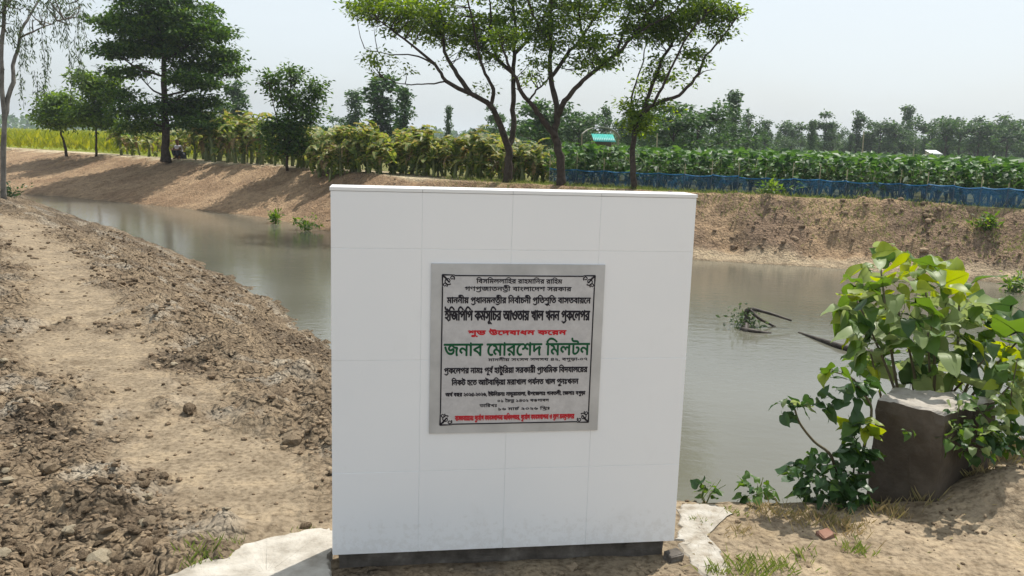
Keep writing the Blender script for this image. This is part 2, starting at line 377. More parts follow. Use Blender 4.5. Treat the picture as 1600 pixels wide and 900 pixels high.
def lines(a, b, step, g, lo, hi):
    c = list(np.arange(a, b, step)); s = step; q = b
    up = []
    while q < hi: up.append(q); s *= g; q += s
    up.append(hi)
    s = step; q = a - step; dn = []
    while q > lo: dn.append(q); s *= g; q -= s
    dn.append(lo)
    return np.array(dn[::-1] + c + up)
xs = np.concatenate([lines(-2.8, -.5, .022, 1.018, -1500, -.5)[:-1], lines(-.5, 2.3, .035, 1.03, -.5, 1500)[1:]]); xs = np.unique(np.round(xs, 5))
ya = np.arange(2.45, 4.6, .026); s_ = .026; q = 4.6; yb = []
while q < 1500:
    yb.append(q); s_ = min(s_ * 1.02, .075) if q < 26 else s_ * 1.05
    q += s_
ys = np.concatenate([[-60, -20, -8, -4, -2, -1, -.3, .3, .8, 1.2, 1.5, 1.75, 1.95, 2.1, 2.22, 2.32, 2.4], ya, yb, [1500]])
X, Y = np.meshgrid(xs, ys); Z = height(X, Y)
nx, ny = len(xs), len(ys)
i = np.arange(ny - 1)[:, None] * nx + np.arange(nx - 1)[None]
Fg = np.stack([i, i + 1, i + nx + 1, i + nx], -1).reshape(-1, 4)
gm = bpy.data.meshes.new('ground')
gm.vertices.add(nx * ny); gm.vertices.foreach_set('co', np.stack([X, Y, Z], -1).ravel())
gm.loops.add(len(Fg) * 4); gm.loops.foreach_set('vertex_index', Fg.ravel().astype(np.int32))
gm.polygons.add(len(Fg)); gm.polygons.foreach_set('loop_start', np.arange(0, len(Fg) * 4, 4, dtype=np.int32))
gm.polygons.foreach_set('loop_total', np.full(len(Fg), 4, np.int32)); gm.polygons.foreach_set('use_smooth', np.ones(len(Fg), bool))
gm.update(calc_edges=True); gm.validate()
# colour of the earth: dusty trodden path, turned clay, sandy bank, damp rim, green field floor
_, sn, sf, far, dp, w = land(X, Y)
rm = rough_mask(X, Y, dp, sn)
def lerp(a, b, t): return a * (1 - t[..., None]) + np.array(b) * t[..., None]
col = np.zeros(X.shape + (3,)) + np.array((.245, .195, .133))
patch = fbm(X, Y, 4, 1.3); p2 = fbm(X + 9, Y + 5, 4, 4.0)
col = lerp(col, (.205, .157, .105), rm * (X < 0))
col = lerp(col, (.14, .108, .075), rm * ss(.48, .64, patch) * (X < 0))
col = lerp(col, (.31, .275, .22), rm * ss(.56, .72, p2) * (X < 0) * .7)
col = lerp(col, (.31, .245, .167), ss(.6, 1.4, X) * (~far))
col = lerp(col, (.24, .185, .12), ss(.5, .62, p2) * ss(.6, .9, X) * (~far) * ss(2.0, 1.4, X))
bank = lerp(lerp(np.zeros(X.shape + (3,)) + np.array((.35, .245, .152)), (.26, .175, .108), ss(.4, .65, patch)), (.235, .165, .112), ss(2.0, 6, X) * ss(.36, .56, patch) )
bank = lerp(bank, (.37, .295, .2), ss(.75, .35, sf) * ss(-1, 3, X))
bank = lerp(bank, (.58, .5, .35), ss(w - .1, w + .25, sf) * ss(0, -4, X))
bank = lerp(bank, (.20, .22, .07), ss(w - .05, w + .4, sf) * ss(-2, 1.0, X) * ss(.35, .5, patch + .08))
bank = lerp(bank, (.17, .17, .06), ss(w + 1.6, w + 2.2, sf))
bank = lerp(bank, (.24, .28, .045), ss(w + 2.0, w + 4, sf) * ss(-14, -20, X))
col = np.where(far[..., None], bank, col)
damp = ss(.12, -.05, np.where(far, sf, sn) + (p2 - .5) * .25)
col = lerp(col, (.15, .115, .075), damp * .8)
ca = gm.color_attributes.new('earth', 'FLOAT_COLOR', 'POINT')
ca.data.foreach_set('color', np.concatenate([col, np.ones(X.shape + (1,))], -1).astype(np.float32).ravel())
ra = gm.attributes.new('rough', 'FLOAT', 'POINT'); ra.data.foreach_set('value', np.where(far, .9, np.where(X < -.4, .15 + .85 * rm, .3)).astype(np.float32).ravel())
gm.materials.append(M['soil'])
tag(link('ground', gm), 'bare earth ground with canal banks and dusty paths', kind='structure')

wb = MB(); wv = []
wb.add([(-140, 1, WATER), (120, 1, WATER), (120, 90, WATER), (-140, 90, WATER)], [(0, 1, 2, 3)])
tag(wb.build('canal_water', M['water']), 'muddy brown canal water with faint ripples', kind='structure')

# ------------------------------------------------------------------ the tiled monument
YAW = .1549; TLx, TLy, TOP, WID, HGT = -.5777, 2.7177, 1.301, 1.2, 1.235
mon = empty('tiled_monument', (TLx, TLy, 0), YAW)
tag(mon, 'white tiled upright monument slab with an engraved plaque beside the canal', 'monument')
DEP = .13
zb0 = TOP - HGT
MB().box(.002, WID - .002, .0011, DEP - .002, zb0 + .004, TOP - .012).build('core', M['grout'], mon)
us = [0, .287, .579, .873, WID]; vv = [0, .192, .56, .945, HGT]
def slab(u0, u1, w0, w1, y0, y1, axis='f'):
    bm = bmesh.new()
    bmesh.ops.create_cube(bm, size=1)
    for v in bm.verts:
        v.co = Vector(((u0 + u1) / 2 + v.co.x * (u1 - u0), (y0 + y1) / 2 + v.co.y * (y1 - y0), (w0 + w1) / 2 + v.co.z * (w1 - w0)))
    bmesh.ops.bevel(bm, geom=bm.edges[:], offset=.0006, segments=1, affect='EDGES')
    me = bpy.data.meshes.new('tile'); bm.to_mesh(me); bm.free(); me.materials.append(M['tile']); return me
J = .0005
def tile_obj(me):
    o = link('tile', me, mon)
    return o
for ci in range(4):
    for ri in range(4):
        o = tile_obj(slab(us[ci] + (J if ci else 0), us[ci + 1] - (J if ci < 3 else 0), TOP - vv[ri + 1] + J, TOP - vv[ri] - (J if ri else .0115), 0, .0095))
        o.location.y = random.uniform(-.0005, .0003)
for side in (0, 1):                                     # narrow edge tiles and the back
    for ri in range(4):
        x0 = 0 if side == 0 else WID - .0095
        tile_obj(slab(x0, x0 + .0095, TOP - vv[ri + 1] + J, TOP - vv[ri] - (J if ri else .0115), .0105, DEP - .0105))
for ci in range(4):
    for ri in range(4):
        tile_obj(slab(us[ci] + (J if ci else 0), us[ci + 1] - (J if ci < 3 else 0), TOP - vv[ri + 1] + J, TOP - vv[ri] - (J if ri else .0115), DEP - .0095, DEP))
for ci in range(4):
    me = slab(us[ci] + (J if ci else -.003), us[ci + 1] - (J if ci < 3 else -.003), TOP - .0105, TOP + .001, -.002, DEP + .003)
    me.materials[0] = M['cap']; o = tile_obj(me); o.name = 'cap_tile'
# rough cement plinth under the tiles
bm = bmesh.new(); bmesh.ops.create_cube(bm, size=1)
bmesh.ops.subdivide_edges(bm, edges=bm.edges[:], cuts=14, use_grid_fill=True)
for v in bm.verts:
    p = Vector((.02 + (v.co.x + .5) * (WID - .05), .035 + (v.co.y + .5) * (DEP - .05), -.12 + (v.co.z + .5) * (.12 + zb0 + .002)))
    k = vnoise(np.array(p.x * 23 + 5), np.array(p.z * 31 + p.y * 17 + 3)) - .5
    p.y += float(k) * .012 * (1 if v.co.y < 0 else -1); p.x += float(k) * .01
    v.co = p
me = bpy.data.meshes.new('plinth'); bm.to_mesh(me); bm.free(); me.materials.append(M['plinth']); link('plinth', me, mon)

# plaque
pq = MB().box(.318, .896, -.006, -.0005, TOP - .812, TOP - .238).build('plaque', M['steel'], mon)
tag(pq, 'steel plaque printed with Bengali lettering in black, green and red')
PX0, PX1, PZ0, PZ1 = .318, .896, TOP - .238, TOP - .812
def pf(zx, zy):                                        # survey sketch of the plaque -> plaque face
    xl = 42 - (zy - 30) * .021; xr = 885 - (zy - 30) * .046
    return PX0 + (zx - xl) / (xr - xl) * (PX1 - PX0), PZ0 + (zy - 38) / (848 - 38) * (PZ1 - PZ0)
fx0, fz0 = pf(92, 90); fx1, fz1 = pf(803, 806)
MB().box(fx0, fx1, -.0068, -.0062, fz1, fz0).build('printed_field', M['face'], pq)
fr = MB(); tk = .0042; yk0, yk1 = -.0076, -.007
cs = .040
fr.box(fx0 + cs, fx1 - cs, yk0, yk1, fz0 - tk, fz0); fr.box(fx0 + cs, fx1 - cs, yk0, yk1, fz1, fz1 + tk)
fr.box(fx0, fx0 + tk, yk0, yk1, fz1 + cs, fz0 - cs); fr.box(fx1 - tk, fx1, yk0, yk1, fz1 + cs, fz0 - cs)
fr.build('border_line', M['ink_black'], pq)
def ornament(cx, cz, sx, sz):
    o = MB()
    def strip(pts, wd):
        P = np.array(pts, float); T = np.gradient(P, axis=0); T /= np.linalg.norm(T, axis=1)[:, None]
        N = np.stack([-T[:, 1], T[:, 0]], 1) * np.asarray(wd)[:, None] / 2
        a = P + N; b2 = P - N
        V = [(cx + sx * p[0], -.0073, cz + sz * p[1]) for p in np.concatenate([a, b2])]
        k = len(P); o.add(V, [(i, i + 1, k + i + 1, k + i) for i in range(k - 1)])
    strip([(0, 0), (.041, 0)], [.006, .003]); strip([(.0015, 0), (.0015, .041)], [.006, .003])
    for (ox, oy, sg, r0) in [(.020, .020, 1, .013), (.033, .010, -1, .008), (.010, .033, -1, .008)]:
        t = np.linspace(0, 1, 18); ang = sg * t * 7.5 + .8; rr = r0 * (1 - t * .75)
        strip(np.stack([ox + rr * np.cos(ang), oy + rr * np.sin(ang)], 1), .0045 * (1 - t * .4))
    strip([(.003, .003), (.010, .008), (.018, .018), (.026, .026)], [.004, .007, .006, .002])
    return o.build('corner_ornament', M['ink_black'], pq)
ornament(fx0, fz0, 1, -1); ornament(fx1, fz0, -1, -1); ornament(fx0, fz1, 1, 1); ornament(fx1, fz1, -1, 1)
CONS = set('কখগঘঙচছজঝঞটঠডঢণতথদধনপফবভমযরলশষসহড়ঢ়য়ৎ')
def visual(s):
    s = s.replace('ড়', '\u09dc').replace('ঢ়', '\u09dd').replace('য়', '\u09df')
    cons = set(CONS) | {'\u09dc', '\u09dd', '\u09df'}
    out = ''; i = 0; marks = []
    while i < len(s):
        if s[i] in cons:
            j = i + 1
            while j + 1 < len(s) and s[j] == '\u09cd' and s[j + 1] in cons: j += 2
            cl = s[i:j]; mk = []; pre = post = ''
            if cl.startswith('\u09b0\u09cd') and len(cl) > 2: cl = cl[2:]; mk.append('reph')
            if cl.endswith('\u09cd\u09b0'): cl = cl[:-2]; mk.append('rophola')
            cl = cl.replace('\u09cd', '')
            if j < len(s):
                v = s[j]
                if v in 'িেৈ': pre = v; j += 1
                elif v == 'ো': pre, post = 'ে', 'া'; j += 1
                elif v == 'ৌ': pre, post = 'ে', 'ৗ'; j += 1
            out += pre + cl; marks += [(len(out), q) for q in mk]; out += post; i = j
        else: out += s[i]; i += 1
    return out, marks
from mathutils.geometry import delaunay_2d_cdt
def glyph_fill(txt):
    """triangles of a line of text, filled by winding number so overlapping strokes stay solid"""
    cu = bpy.data.curves.new('lettering', 'FONT'); cu.body = txt; cu.size = 1; cu.resolution_u = 3; cu.fill_mode = 'NONE'
    t = bpy.data.objects.new('lettering', cu); C.objects.link(t)
    dg = bpy.context.evaluated_depsgraph_get(); me = bpy.data.meshes.new_from_object(t.evaluated_get(dg))
    bpy.data.objects.remove(t); bpy.data.curves.remove(cu)
    V = [Vector((v.co.x, v.co.y)) for v in me.vertices]; E = [tuple(e.vertices) for e in me.edges]
    bpy.data.meshes.remove(me)
    nb_ = {}
    for k, (a, c) in enumerate(E): nb_.setdefault(a, []).append((c, k)); nb_.setdefault(c, []).append((a, k))
    used = set(); DE = []
    for k0, (a, c) in enumerate(E):                     # walk each closed contour in one direction
        if k0 in used: continue
        used.add(k0); DE.append((a, c)); cur = c
        while True:
            nx_ = [(q, k) for q, k in nb_[cur] if k not in used]
            if not nx_: break
            q, k = nx_[0]; used.add(k); DE.append((cur, q)); cur = q
    vo, _, fo, _, _, _ = delaunay_2d_cdt(V, E, [], 0, 1e-6)
    P = np.array([v[:] for v in vo]); F = np.array([f for f in fo if len(f) == 3])
    c = P[F].mean(1); A = np.array([V[a][:] for a, _ in DE]); B = np.array([V[b][:] for _, b in DE])
    up = (A[None, :, 1] <= c[:, None, 1]) & (B[None, :, 1] > c[:, None, 1]); dn = (A[None, :, 1] > c[:, None, 1]) & (B[None, :, 1] <= c[:, None, 1])
    side = (B[None, :, 0] - A[None, :, 0]) * (c[:, None, 1] - A[None, :, 1]) - (c[:, None, 0] - A[None, :, 0]) * (B[None, :, 1] - A[None, :, 1])
    wn = (up & (side > 0)).sum(1) - (dn & (side < 0)).sum(1)
    return P, F[wn != 0]
def reach(txt):
    cu = bpy.data.curves.new('lettering', 'FONT'); cu.body = txt; cu.size = 1
    t = bpy.data.objects.new('lettering', cu); C.objects.link(t); bpy.context.view_layer.update()
    x = t.bound_box[6][0]; bpy.data.objects.remove(t); bpy.data.curves.remove(cu); return x
def text_line(s, zx0, zx1, zy, zh, mat, bold=.02):
    vis, marks = visual(s); P, F = glyph_fill(vis); P = P.tolist(); F = F.tolist()
    for at_, kind in marks:                             # hooks of the joined letter ra, above or below its consonant
        x = reach(vis[:at_])
        pts = [(x - .22, .66, .05), (x - .12, .82, .08), (x - .02, .70, .07), (x + .06, .88, .05)] if kind == 'reph' else [(x - .62, -.06, .05), (x - .42, -.17, .08), (x - .2, -.12, .09), (x - .03, .02, .06)]
        k = len(P)
        for (a, c, wd) in pts: P += [[a, c + wd / 2], [a, c - wd / 2]]
        for q in range(len(pts) - 1): F += [[k + 2 * q, k + 2 * q + 1, k + 2 * q + 3], [k + 2 * q, k + 2 * q + 3, k + 2 * q + 2]]
    P = np.array(P); F = np.array(F); lo, hi = P[F].reshape(-1, 2).min(0), P[F].reshape(-1, 2).max(0)
    x0, zt = pf(zx0, zy - zh / 2); x1, zb = pf(zx1, zy + zh / 2)
    W = np.zeros((len(P), 3))
    W[:, 0] = x0 + (P[:, 0] - lo[0]) / (hi[0] - lo[0]) * (x1 - x0)
    W[:, 2] = zb + (P[:, 1] - lo[1]) / (hi[1] - lo[1]) * (zt - zb)
    W[:, 1] = -.0074
    mb = MB(); e = bold * .05
    for k, (ox, oz) in enumerate(((-1, 0), (1, 0), (0, 1), (0, -1))): mb.add(W + (ox * e, -.00004 * k, oz * e), F)
    mb.build('lettering_line', mat, pq)
K, RD, GR = M['ink_black'], M['ink_red'], M['ink_green']
text_line('বিসমিল্লাহির রাহমানির রাহিম', 255, 670, 115, 30, K, .015)
text_line('গণপ্রজাতন্ত্রী বাংলাদেশ সরকার', 200, 715, 153, 34, K, .015)
text_line('মাননীয় প্রধানমন্ত্রীর নির্বাচনী প্রতিশ্রুতি বাস্তবায়নে', 115, 810, 208, 50, K, .025)
text_line('ইজিপিপি কর্মসূচির আওতায় খাল খনন প্রকল্পের', 105, 805, 280, 84, K, .035)
text_line('শুভ উদ্বোধন করেন', 215, 690, 362, 38, RD, .03)
text_line('জনাব মোরশেদ মিলটন', 100, 805, 430, 84, GR, .03)
text_line('মাননীয় সংসদ সদস্য ৪২, বগুড়া-০৭', 310, 795, 492, 24, K, .01)
text_line('প্রকল্পের নামঃ পূর্ব হাটুরিয়া সরকারী প্রাথমিক বিদ্যালয়ের', 100, 795, 543, 48, K, .025)
text_line('নিকট হতে আটবাড়িয়া মরাখাল পর্যন্ত খাল পুনঃখনন', 135, 750, 601, 46, K, .025)
text_line('অর্থ বছর ২০২৫-২০২৬, ইউনিয়নঃ নাড়ুয়ামালা, উপজেলাঃ গাবতলী, জেলাঃ বগুড়া', 105, 785, 659, 32, K, .02)
text_line('০১ চৈত্র ১৪৩২ বঙ্গাব্দ', 355, 605, 692, 22, K, .012)
text_line('তারিখঃ', 268, 350, 712, 20, K, .012)
text_line('১৬ মার্চ ২০২৬ খ্রিঃ', 358, 608, 732, 22, K, .012)
text_line('বাস্তবায়নেঃ দুর্যোগ ব্যবস্থাপনা অধিদপ্তর, দুর্যোগ ব্যবস্থাপনা ও ত্রাণ মন্ত্রণালয়', 150, 730, 775, 42, RD, .025)

# ------------------------------------------------------------------ cement apron, mortar, rubble at the foot
def pad(name, poly, th, mat, label, cat, seed, seg=30, base=None):
    """cast slab with uneven crumbly rim, following the ground"""
    P = np.array(poly, float); r = np.random.default_rng(seed)
    k = len(P); out = []
    for a in range(k):
        for t in np.linspace(0, 1, 8, endpoint=False):
            p = P[a] * (1 - t) + P[(a + 1) % k] * t
            out.append(p)
    out = np.array(out); out = (out + np.roll(out, 1, 0) + np.roll(out, -1, 0)) / 3
    out += r.normal(0, .004 if th > .01 else .011, out.shape)
    c = out.mean(0); rings = [1.0, .985, .97, .12] if th > .01 else [1.0, .985, .93, .82, .7, .58, .46, .34, .22, .1]
    V = []; nn = len(out)
    for ri, s in enumerate(rings):
        q = c + (out - c) * s
        zz = land(q[:, 0], q[:, 1])[0] if th > .01 else height(q[:, 0], q[:, 1])
        zt = zz + (th if ri else -.03) + (0 if ri != 1 else -.006) + r.normal(0, .0006, nn)
        V.append(np.column_stack([q, zt]))
    F = []
    for ri in range(len(rings) - 1):
        for a in range(nn):
            a2 = (a + 1) % nn
            F.append((ri * nn + a, ri * nn + a2, (ri + 1) * nn + a2, (ri + 1) * nn + a))
    F.append([(len(rings) - 1) * nn + a for a in range(nn)])
    mb = MB(); mb.add(np.concatenate(V), F)
    return tag(mb.build(name, mat), label, cat)
pad('cement_apron', [(-.60, 2.97), (-.68, 3.0), (-.87, 2.885), (-1.02, 2.72), (-1.13, 2.55), (-1.1, 2.3), (-.7, 2.2), (-.52, 2.35), (-.56, 2.62), (-.60, 2.76)], .035, M['concrete'],
    'pale cement apron at the lower left corner of the monument', 'slab', 3)
pad('mortar_patch', [(.66, 3.08), (.72, 3.40), (.88, 3.42), (.93, 3.34), (.86, 3.27), (.76, 3.18), (.74, 3.05), (.79, 2.92), (.77, 2.75), (.70, 2.72), (.66, 2.9)], .006, M['mortar'],
    'thin pale mortar patch spilt right of the monument foot', 'mortar', 5)

def clod_mesh(name, seed, mat, sub=2, rough=.42, flat=.6):
    bm = bmesh.new(); bmesh.ops.create_icosphere(bm, subdivisions=sub, radius=1)
    r = np.random.default_rng(seed); dirs = unit(r.normal(size=(9, 3))); amp = r.uniform(-rough * 1.6, rough * .7, 9)
    for v in bm.verts:
        p = np.array(v.co); k = 1 + sum(a * max(0, float(p @ d)) ** 3 for a, d in zip(amp, dirs)) + r.normal(0, .09)
        v.co = Vector(p * k * (1, .8, flat))
    me = bpy.data.meshes.new(name); bm.to_mesh(me); bm.free(); me.materials.append(mat); return me
CM = [clod_mesh('earth_clod', s, M['clod']) for s in range(6)]
CG = [clod_mesh('earth_clod', s + 20, M['clod_grey']) for s in range(3)]
CP = [clod_mesh('earth_clod', s + 40, M['clod_pale']) for s in range(2)]
def put_clod(me, x, y, s, name='earth_clod', rz=None, lift=.25):
    o = link(name, me); o.location = (x, y, hz(x, y) + s * lift); o.scale = (s, s, s)
    o.rotation_euler = (random.uniform(-.3, .3), random.uniform(-.3, .3), random.uniform(0, 6.3) if rz is None else rz); return o
for (px, py, s, me, nm, lab) in [
    (108, 824, .040, CP[0], 'pale_stone', 'pale flat topped earth lump left of the dark grey lump'),
    (168, 850, .055, CG[0], 'earth_clod', 'largest dark grey earth lump near the bottom left'),
    (162, 886, .052, CP[1], 'earth_clod', 'smooth pale lump at the bottom edge below the dark grey lump'),
    (228, 858, .045, CM[1], 'earth_clod', 'brown earth lump right of the largest dark grey lump'),
    (78, 724, .05, CG[1], 'earth_clod', 'whitish grey dried mud lump above the pale flat topped lump'),
    (12, 752, .04, CP[0], 'earth_clod', 'small whitish mud lump at the left edge of the photo'),
    (300, 640, .05, CM[2], 'earth_clod', 'dark brown clod standing alone in the middle of the dusty path'),
    (455, 690, .05, CG[2], 'earth_clod', 'grey white clod left of the monument at plaque foot height')]:
    p = onz(px, py, 0.02); tag(put_clod(me, p[0], p[1], s, nm), lab, 'clod')
# brick bit under the right corner, second by the grass
for (px, py, rz, lab) in [(1052, 874, .5, 'dark broken brick lying under the lower right corner of the monument'), (1290, 836, .4, 'reddish brick fragment in the dry grass near the low shrub')]:
    p = onz(px, py, 0.0)
    bm = bmesh.new(); bmesh.ops.create_cube(bm, size=1); bmesh.ops.bevel(bm, geom=bm.edges[:], offset=.08, segments=2, affect='EDGES')
    for v in bm.verts:
        v.co = Vector((v.co.x * .06, v.co.y * .045, v.co.z * .03)) + Vector((random.gauss(0, .0025), random.gauss(0, .0025), random.gauss(0, .002)))
    me = bpy.data.meshes.new('brick_fragment'); bm.to_mesh(me); bm.free(); me.materials.append(M['plinth'] if px < 1100 else M['brick_dull'])
    o = link('brick_fragment', me); o.location = (p[0], p[1], hz(p[0], p[1]) + (.012 if px < 1100 else .003)); o.rotation_euler = (.1, -.08, rz); tag(o, lab, 'brick')

# turned clods over the near left bank
NC = 24000
cx = rng.uniform(-7.5, -.62, NC * 2); cy = 2.55 + rng.random(NC * 2) ** 1.5 * 14
_, sn_, _, fr_, dp_, _ = land(cx, cy); rmc = rough_mask(cx, cy, dp_, sn_)
dens = rmc * ss(.36, .58, fbm(cx, cy, 3, 1.3)) + .22 * rmc + .06
keep = (rng.random(NC * 2) < dens) & (sn_ > .1) & (~fr_) & (cx / cy > -.75) & ~((cx > -1.2) & (cy < 3.02))
cx, cy = cx[keep], cy[keep]
sz = np.exp(rng.normal(-4.95, .62, len(cx))) * (1 + .05 * cy); sz = np.clip(sz, .004, .036)
order = np.argsort(-sz / cy); cx, cy, sz = cx[order], cy[order], sz[order]
for k in range(min(150, len(cx))):
    me = (CM + CG)[k % 9] if k % 7 else CP[k % 2]
    tag(put_clod(me, cx[k], cy[k], sz[k], lift=.12), 'one of the larger rough clods strewn over the near left bank', 'clod', 'clods strewn over the near left bank')
proto = []
for s in range(8):
    bm = bmesh.new(); bmesh.ops.create_icosphere(bm, subdivisions=1, radius=1)
    r = np.random.default_rng(100 + s)
    V = np.array([v.co[:] for v in bm.verts]) * r.uniform(.7, 1.2, (len(bm.verts), 1)) * (1, .8, .65)
    proto.append((V, [[v.index for v in f.verts] for f in bm.faces])); bm.free()
def clod_field(name, x, y, s, mat, label):
    z = height(x, y); mb = MB()
    for k in range(len(x)):
        V, F = proto[k % 8]; a = rng.uniform(0, 6.28); ca_, sa = math.cos(a), math.sin(a)
        W = np.column_stack([V[:, 0] * ca_ - V[:, 1] * sa, V[:, 0] * sa + V[:, 1] * ca_, V[:, 2]]) * s[k]
        mb.add(W + (x[k], y[k], z[k] + s[k] * .2), np.array(F))
    return tag(mb.build(name, mat), label, kind='stuff')
h = len(cx) // 10
clod_field('small_clods', cx[150:150 + 6 * h], cy[150:150 + 6 * h], sz[150:150 + 6 * h], M['clod'], 'small brown clods and crumbs over the near left bank')
clod_field('grey_crumbs', cx[150 + 6 * h:], cy[150 + 6 * h:], sz[150 + 6 * h:], M['clod_grey'], 'small grey crumbs over the near left bank')
# crumbs right of the monument
rx = rng.uniform(.55, 2.6, 1800); ry = rng.uniform(2.5, 3.6, 1800); kk = (rng.random(1800) < ss(.4, .65, fbm(rx, ry, 3, 3)) + .12)
rx, ry = rx[kk], ry[kk]; clod_field('gravel_crumbs', rx, ry, np.clip(np.exp(rng.normal(-5.4, .55, len(rx))), .002, .013), M['clod'], 'small crumbs on the sandy ground right of the monument')
# rubble in front of plinth
rx = rng.uniform(-.5, .68, 260); ry = 2.72 + (rx + .5777) * .156 - rng.uniform(.02, .28, 260)
clod_field('rubble_crumbs', rx, ry, np.clip(np.exp(rng.normal(-4.9, .5, 260)), .004, .02), M['clod_grey'], 'grey rubble crumbs along the monument foot')
# clods on the far bank
fx = rng.uniform(-6, 13, 9000); fy = rng.uniform(17, 27, 9000); _, _, sff, frr, _, ww = land(fx, fy)
kk = frr & (sff > .5) & (sff < ww + .1) & (rng.random(9000) < (.12 + .88 * ss(2.5, 7, fx)) * (.2 + .8 * ss(.4, .6, fbm(fx, fy, 3, .9))))
fx, fy = fx[kk], fy[kk]; clod_field('far_bank_clods', fx, fy, np.clip(np.exp(rng.normal(-3.45, .55, len(fx))), .012, .11), M['clod_far'], 'dark turned clods covering the far bank on the right')

# ------------------------------------------------------------------ old concrete block at the water's edge
bm = bmesh.new(); bmesh.ops.create_cube(bm, size=1)
bmesh.ops.subdivide_edges(bm, edges=bm.edges[:], cuts=22, use_grid_fill=True)
A, B_, C_, D_ = [np.array(q) for q in ((1.585, 3.59), (1.785, 3.40), (2.14, 3.66), (1.74, 3.82))]
for v in bm.verts:
    u, t, hgt = v.co.x + .5, v.co.y + .5, v.co.z + .5
    p2_ = (A * (1 - u) + B_ * u) * (1 - t) + (D_ * (1 - u) + C_ * u) * t
    z_ = -.75 + hgt * 1.165
    k1 = float(fbm(np.array(p2_[0] * 6 + z_ * 5), np.array(p2_[1] * 6 - z_ * 4), 4, 1)) - .5
    k2 = float(fbm(np.array(p2_[0] * 22 + z_ * 9 + 4), np.array(p2_[1] * 22 + z_ * 17), 3, 1)) - .5
    c0 = (A + B_ + C_ + D_) / 4; d = p2_ - c0; d = d / (np.linalg.norm(d) + 1e-6)
    e = max(abs(v.co.x), abs(v.co.y)) > .499
    off = (k1 * .02 + k2 * .02) * e
    if hgt > .97: off -= .006 * e
    z_ += (k1 * .03 + k2 * .02) * (hgt > .97) - (.010 if (e and hgt > .99) else 0)
    p2_ = p2_ + d * off
    v.co = Vector((p2_[0], p2_[1], z_))
me = bpy.data.meshes.new('concrete_block'); bm.to_mesh(me); bm.free(); me.materials.append(M['concrete_shaded']); me.materials.append(M['block_top_sunlit'])
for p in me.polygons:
    if p.normal.z > .5 and p.center.z > .375: p.material_index = 1  # upper faces get the painted sunlight, the rest keep the painted shade
tag(link('concrete_block', me), 'weathered concrete stump with shade painted dark on its sides and sunlight painted on its chipped top beside the broad leaved shrub', 'concrete block')

# ------------------------------------------------------------------ trees
def smooth_path(P, k=5):
    P = np.asarray(P, float)
    if len(P) < 3: return P
    Q = [2 * P[0] - P[1]] + list(P) + [2 * P[-1] - P[-2]]; out = []
    for i in range(1, len(Q) - 2):
        for t in np.linspace(0, 1, k, endpoint=False):
            a, b, c, d = Q[i - 1], Q[i], Q[i + 1], Q[i + 2]
            out.append(.5 * ((2 * b) + (c - a) * t + (2 * a - 5 * b + 4 * c - d) * t * t + (3 * b - a - 3 * c + d) * t ** 3))
    out.append(P[-1]); return np.array(out)
def crown_leaves(mb, r, blobs, nclus, nleaf, Ln, W, spread, flat=.45, droop=.25):
    wts = np.array([b[2] for b in blobs], float); wts /= wts.sum()
    idx = r.choice(len(blobs), nclus, p=wts)
    d = unit(r.normal(size=(nclus, 3))) * (r.random((nclus, 1)) ** .45)
    cen = np.array([blobs[i][0] for i in idx]) + d * np.array([blobs[i][1] for i in idx])
    cs_ = np.repeat(cen, nleaf, 0); sp = np.repeat(spread * r.uniform(.6, 1.3, nclus), nleaf)[:, None]
    off = r.normal(size=(len(cs_), 3)) * (1, 1, flat) * sp
    D = unit(off * (1, 1, .4) + r.normal(size=off.shape) * sp * .8); D[:, 2] -= droop
    N = r.normal(size=off.shape) * .55 + (0, 0, 1)
    s = r.uniform(.65, 1.3, len(cs_))
    leaves(mb, cs_ + off, D, N, Ln * s, W * s)
    return cen
def make_tree(name, label, base, limbs, blobs, bark, leafm, nclus, nleaf, Ln, W, spread, cat='tree', group=None, seed=0, flat=.45, twig=.012, droop=.25, twigs=True):
    """limbs: list of (points, r0, r1); trunk and limbs one mesh, crown one mesh with its twigs beside"""
    r = np.random.default_rng(seed); root = empty(name, base)
    tag(root, label, cat, group); b0 = np.array(base)
    tb = MB(); skel = []
    for pts, r0, r1 in limbs:
        P = smooth_path(pts, 4); P[1:-1] += r.normal(0, .012, P[1:-1].shape)
        rad = np.linspace(r0, r1, len(P)) * r.uniform(.94, 1.06, len(P))
        if r0 > .1: rad[:2] *= (1.35, 1.1)
        tb.tube(P - b0, rad, 8 if r0 > .05 else 5); skel.append(P)
    cb = MB(); cen = crown_leaves(cb, r, blobs, nclus, nleaf, Ln, W, spread, flat, droop)
    if twigs:
        S = np.concatenate(skel)
        for c in cen[::2]:
            dd = np.linalg.norm((S - c) * (1, 1, 1), axis=1) + 2.0 * np.clip(S[:, 2] - c[2], 0, 9)
            j = int(np.argmin(dd)); a = S[j]
            if not .05 < np.linalg.norm(c - a) < 1.1: continue
            if np.hypot(*(c - a)[:2]) < .45 * abs(c[2] - a[2]): continue
            mid = (a + c) / 2 + r.normal(0, .06, 3) - (0, 0, .04 * np.linalg.norm(c - a))
            tb.tube(np.array([a, mid, c]) - b0, [twig * 1.4, twig, twig * .4], 3, False)
    tb.build('trunk', bark, root, True)
    for q in range(len(cb.v)): cb.v[q] = cb.v[q] - b0
    cb.build('crown', leafm, root)
    return root
def limb(Y0, pts, dys, r0, r1):
    return (np.array([onY(px, py, Y0 + dy) for (px, py), dy in zip(pts, dys)]), r0, r1)
def blob(Y0, cx, cy, rx, ry, dens=1.0, dy=0, ryd=None):
    c = onY(cx, cy, Y0 + dy); k = np.linalg.norm(c - np.array([0, 0, EYE])) / FPX
    rd = ryd if ryd is not None else max(rx, ry) * k * .9
    return (c, np.array([rx * k, rd, ry * k]), dens * rx * ry)

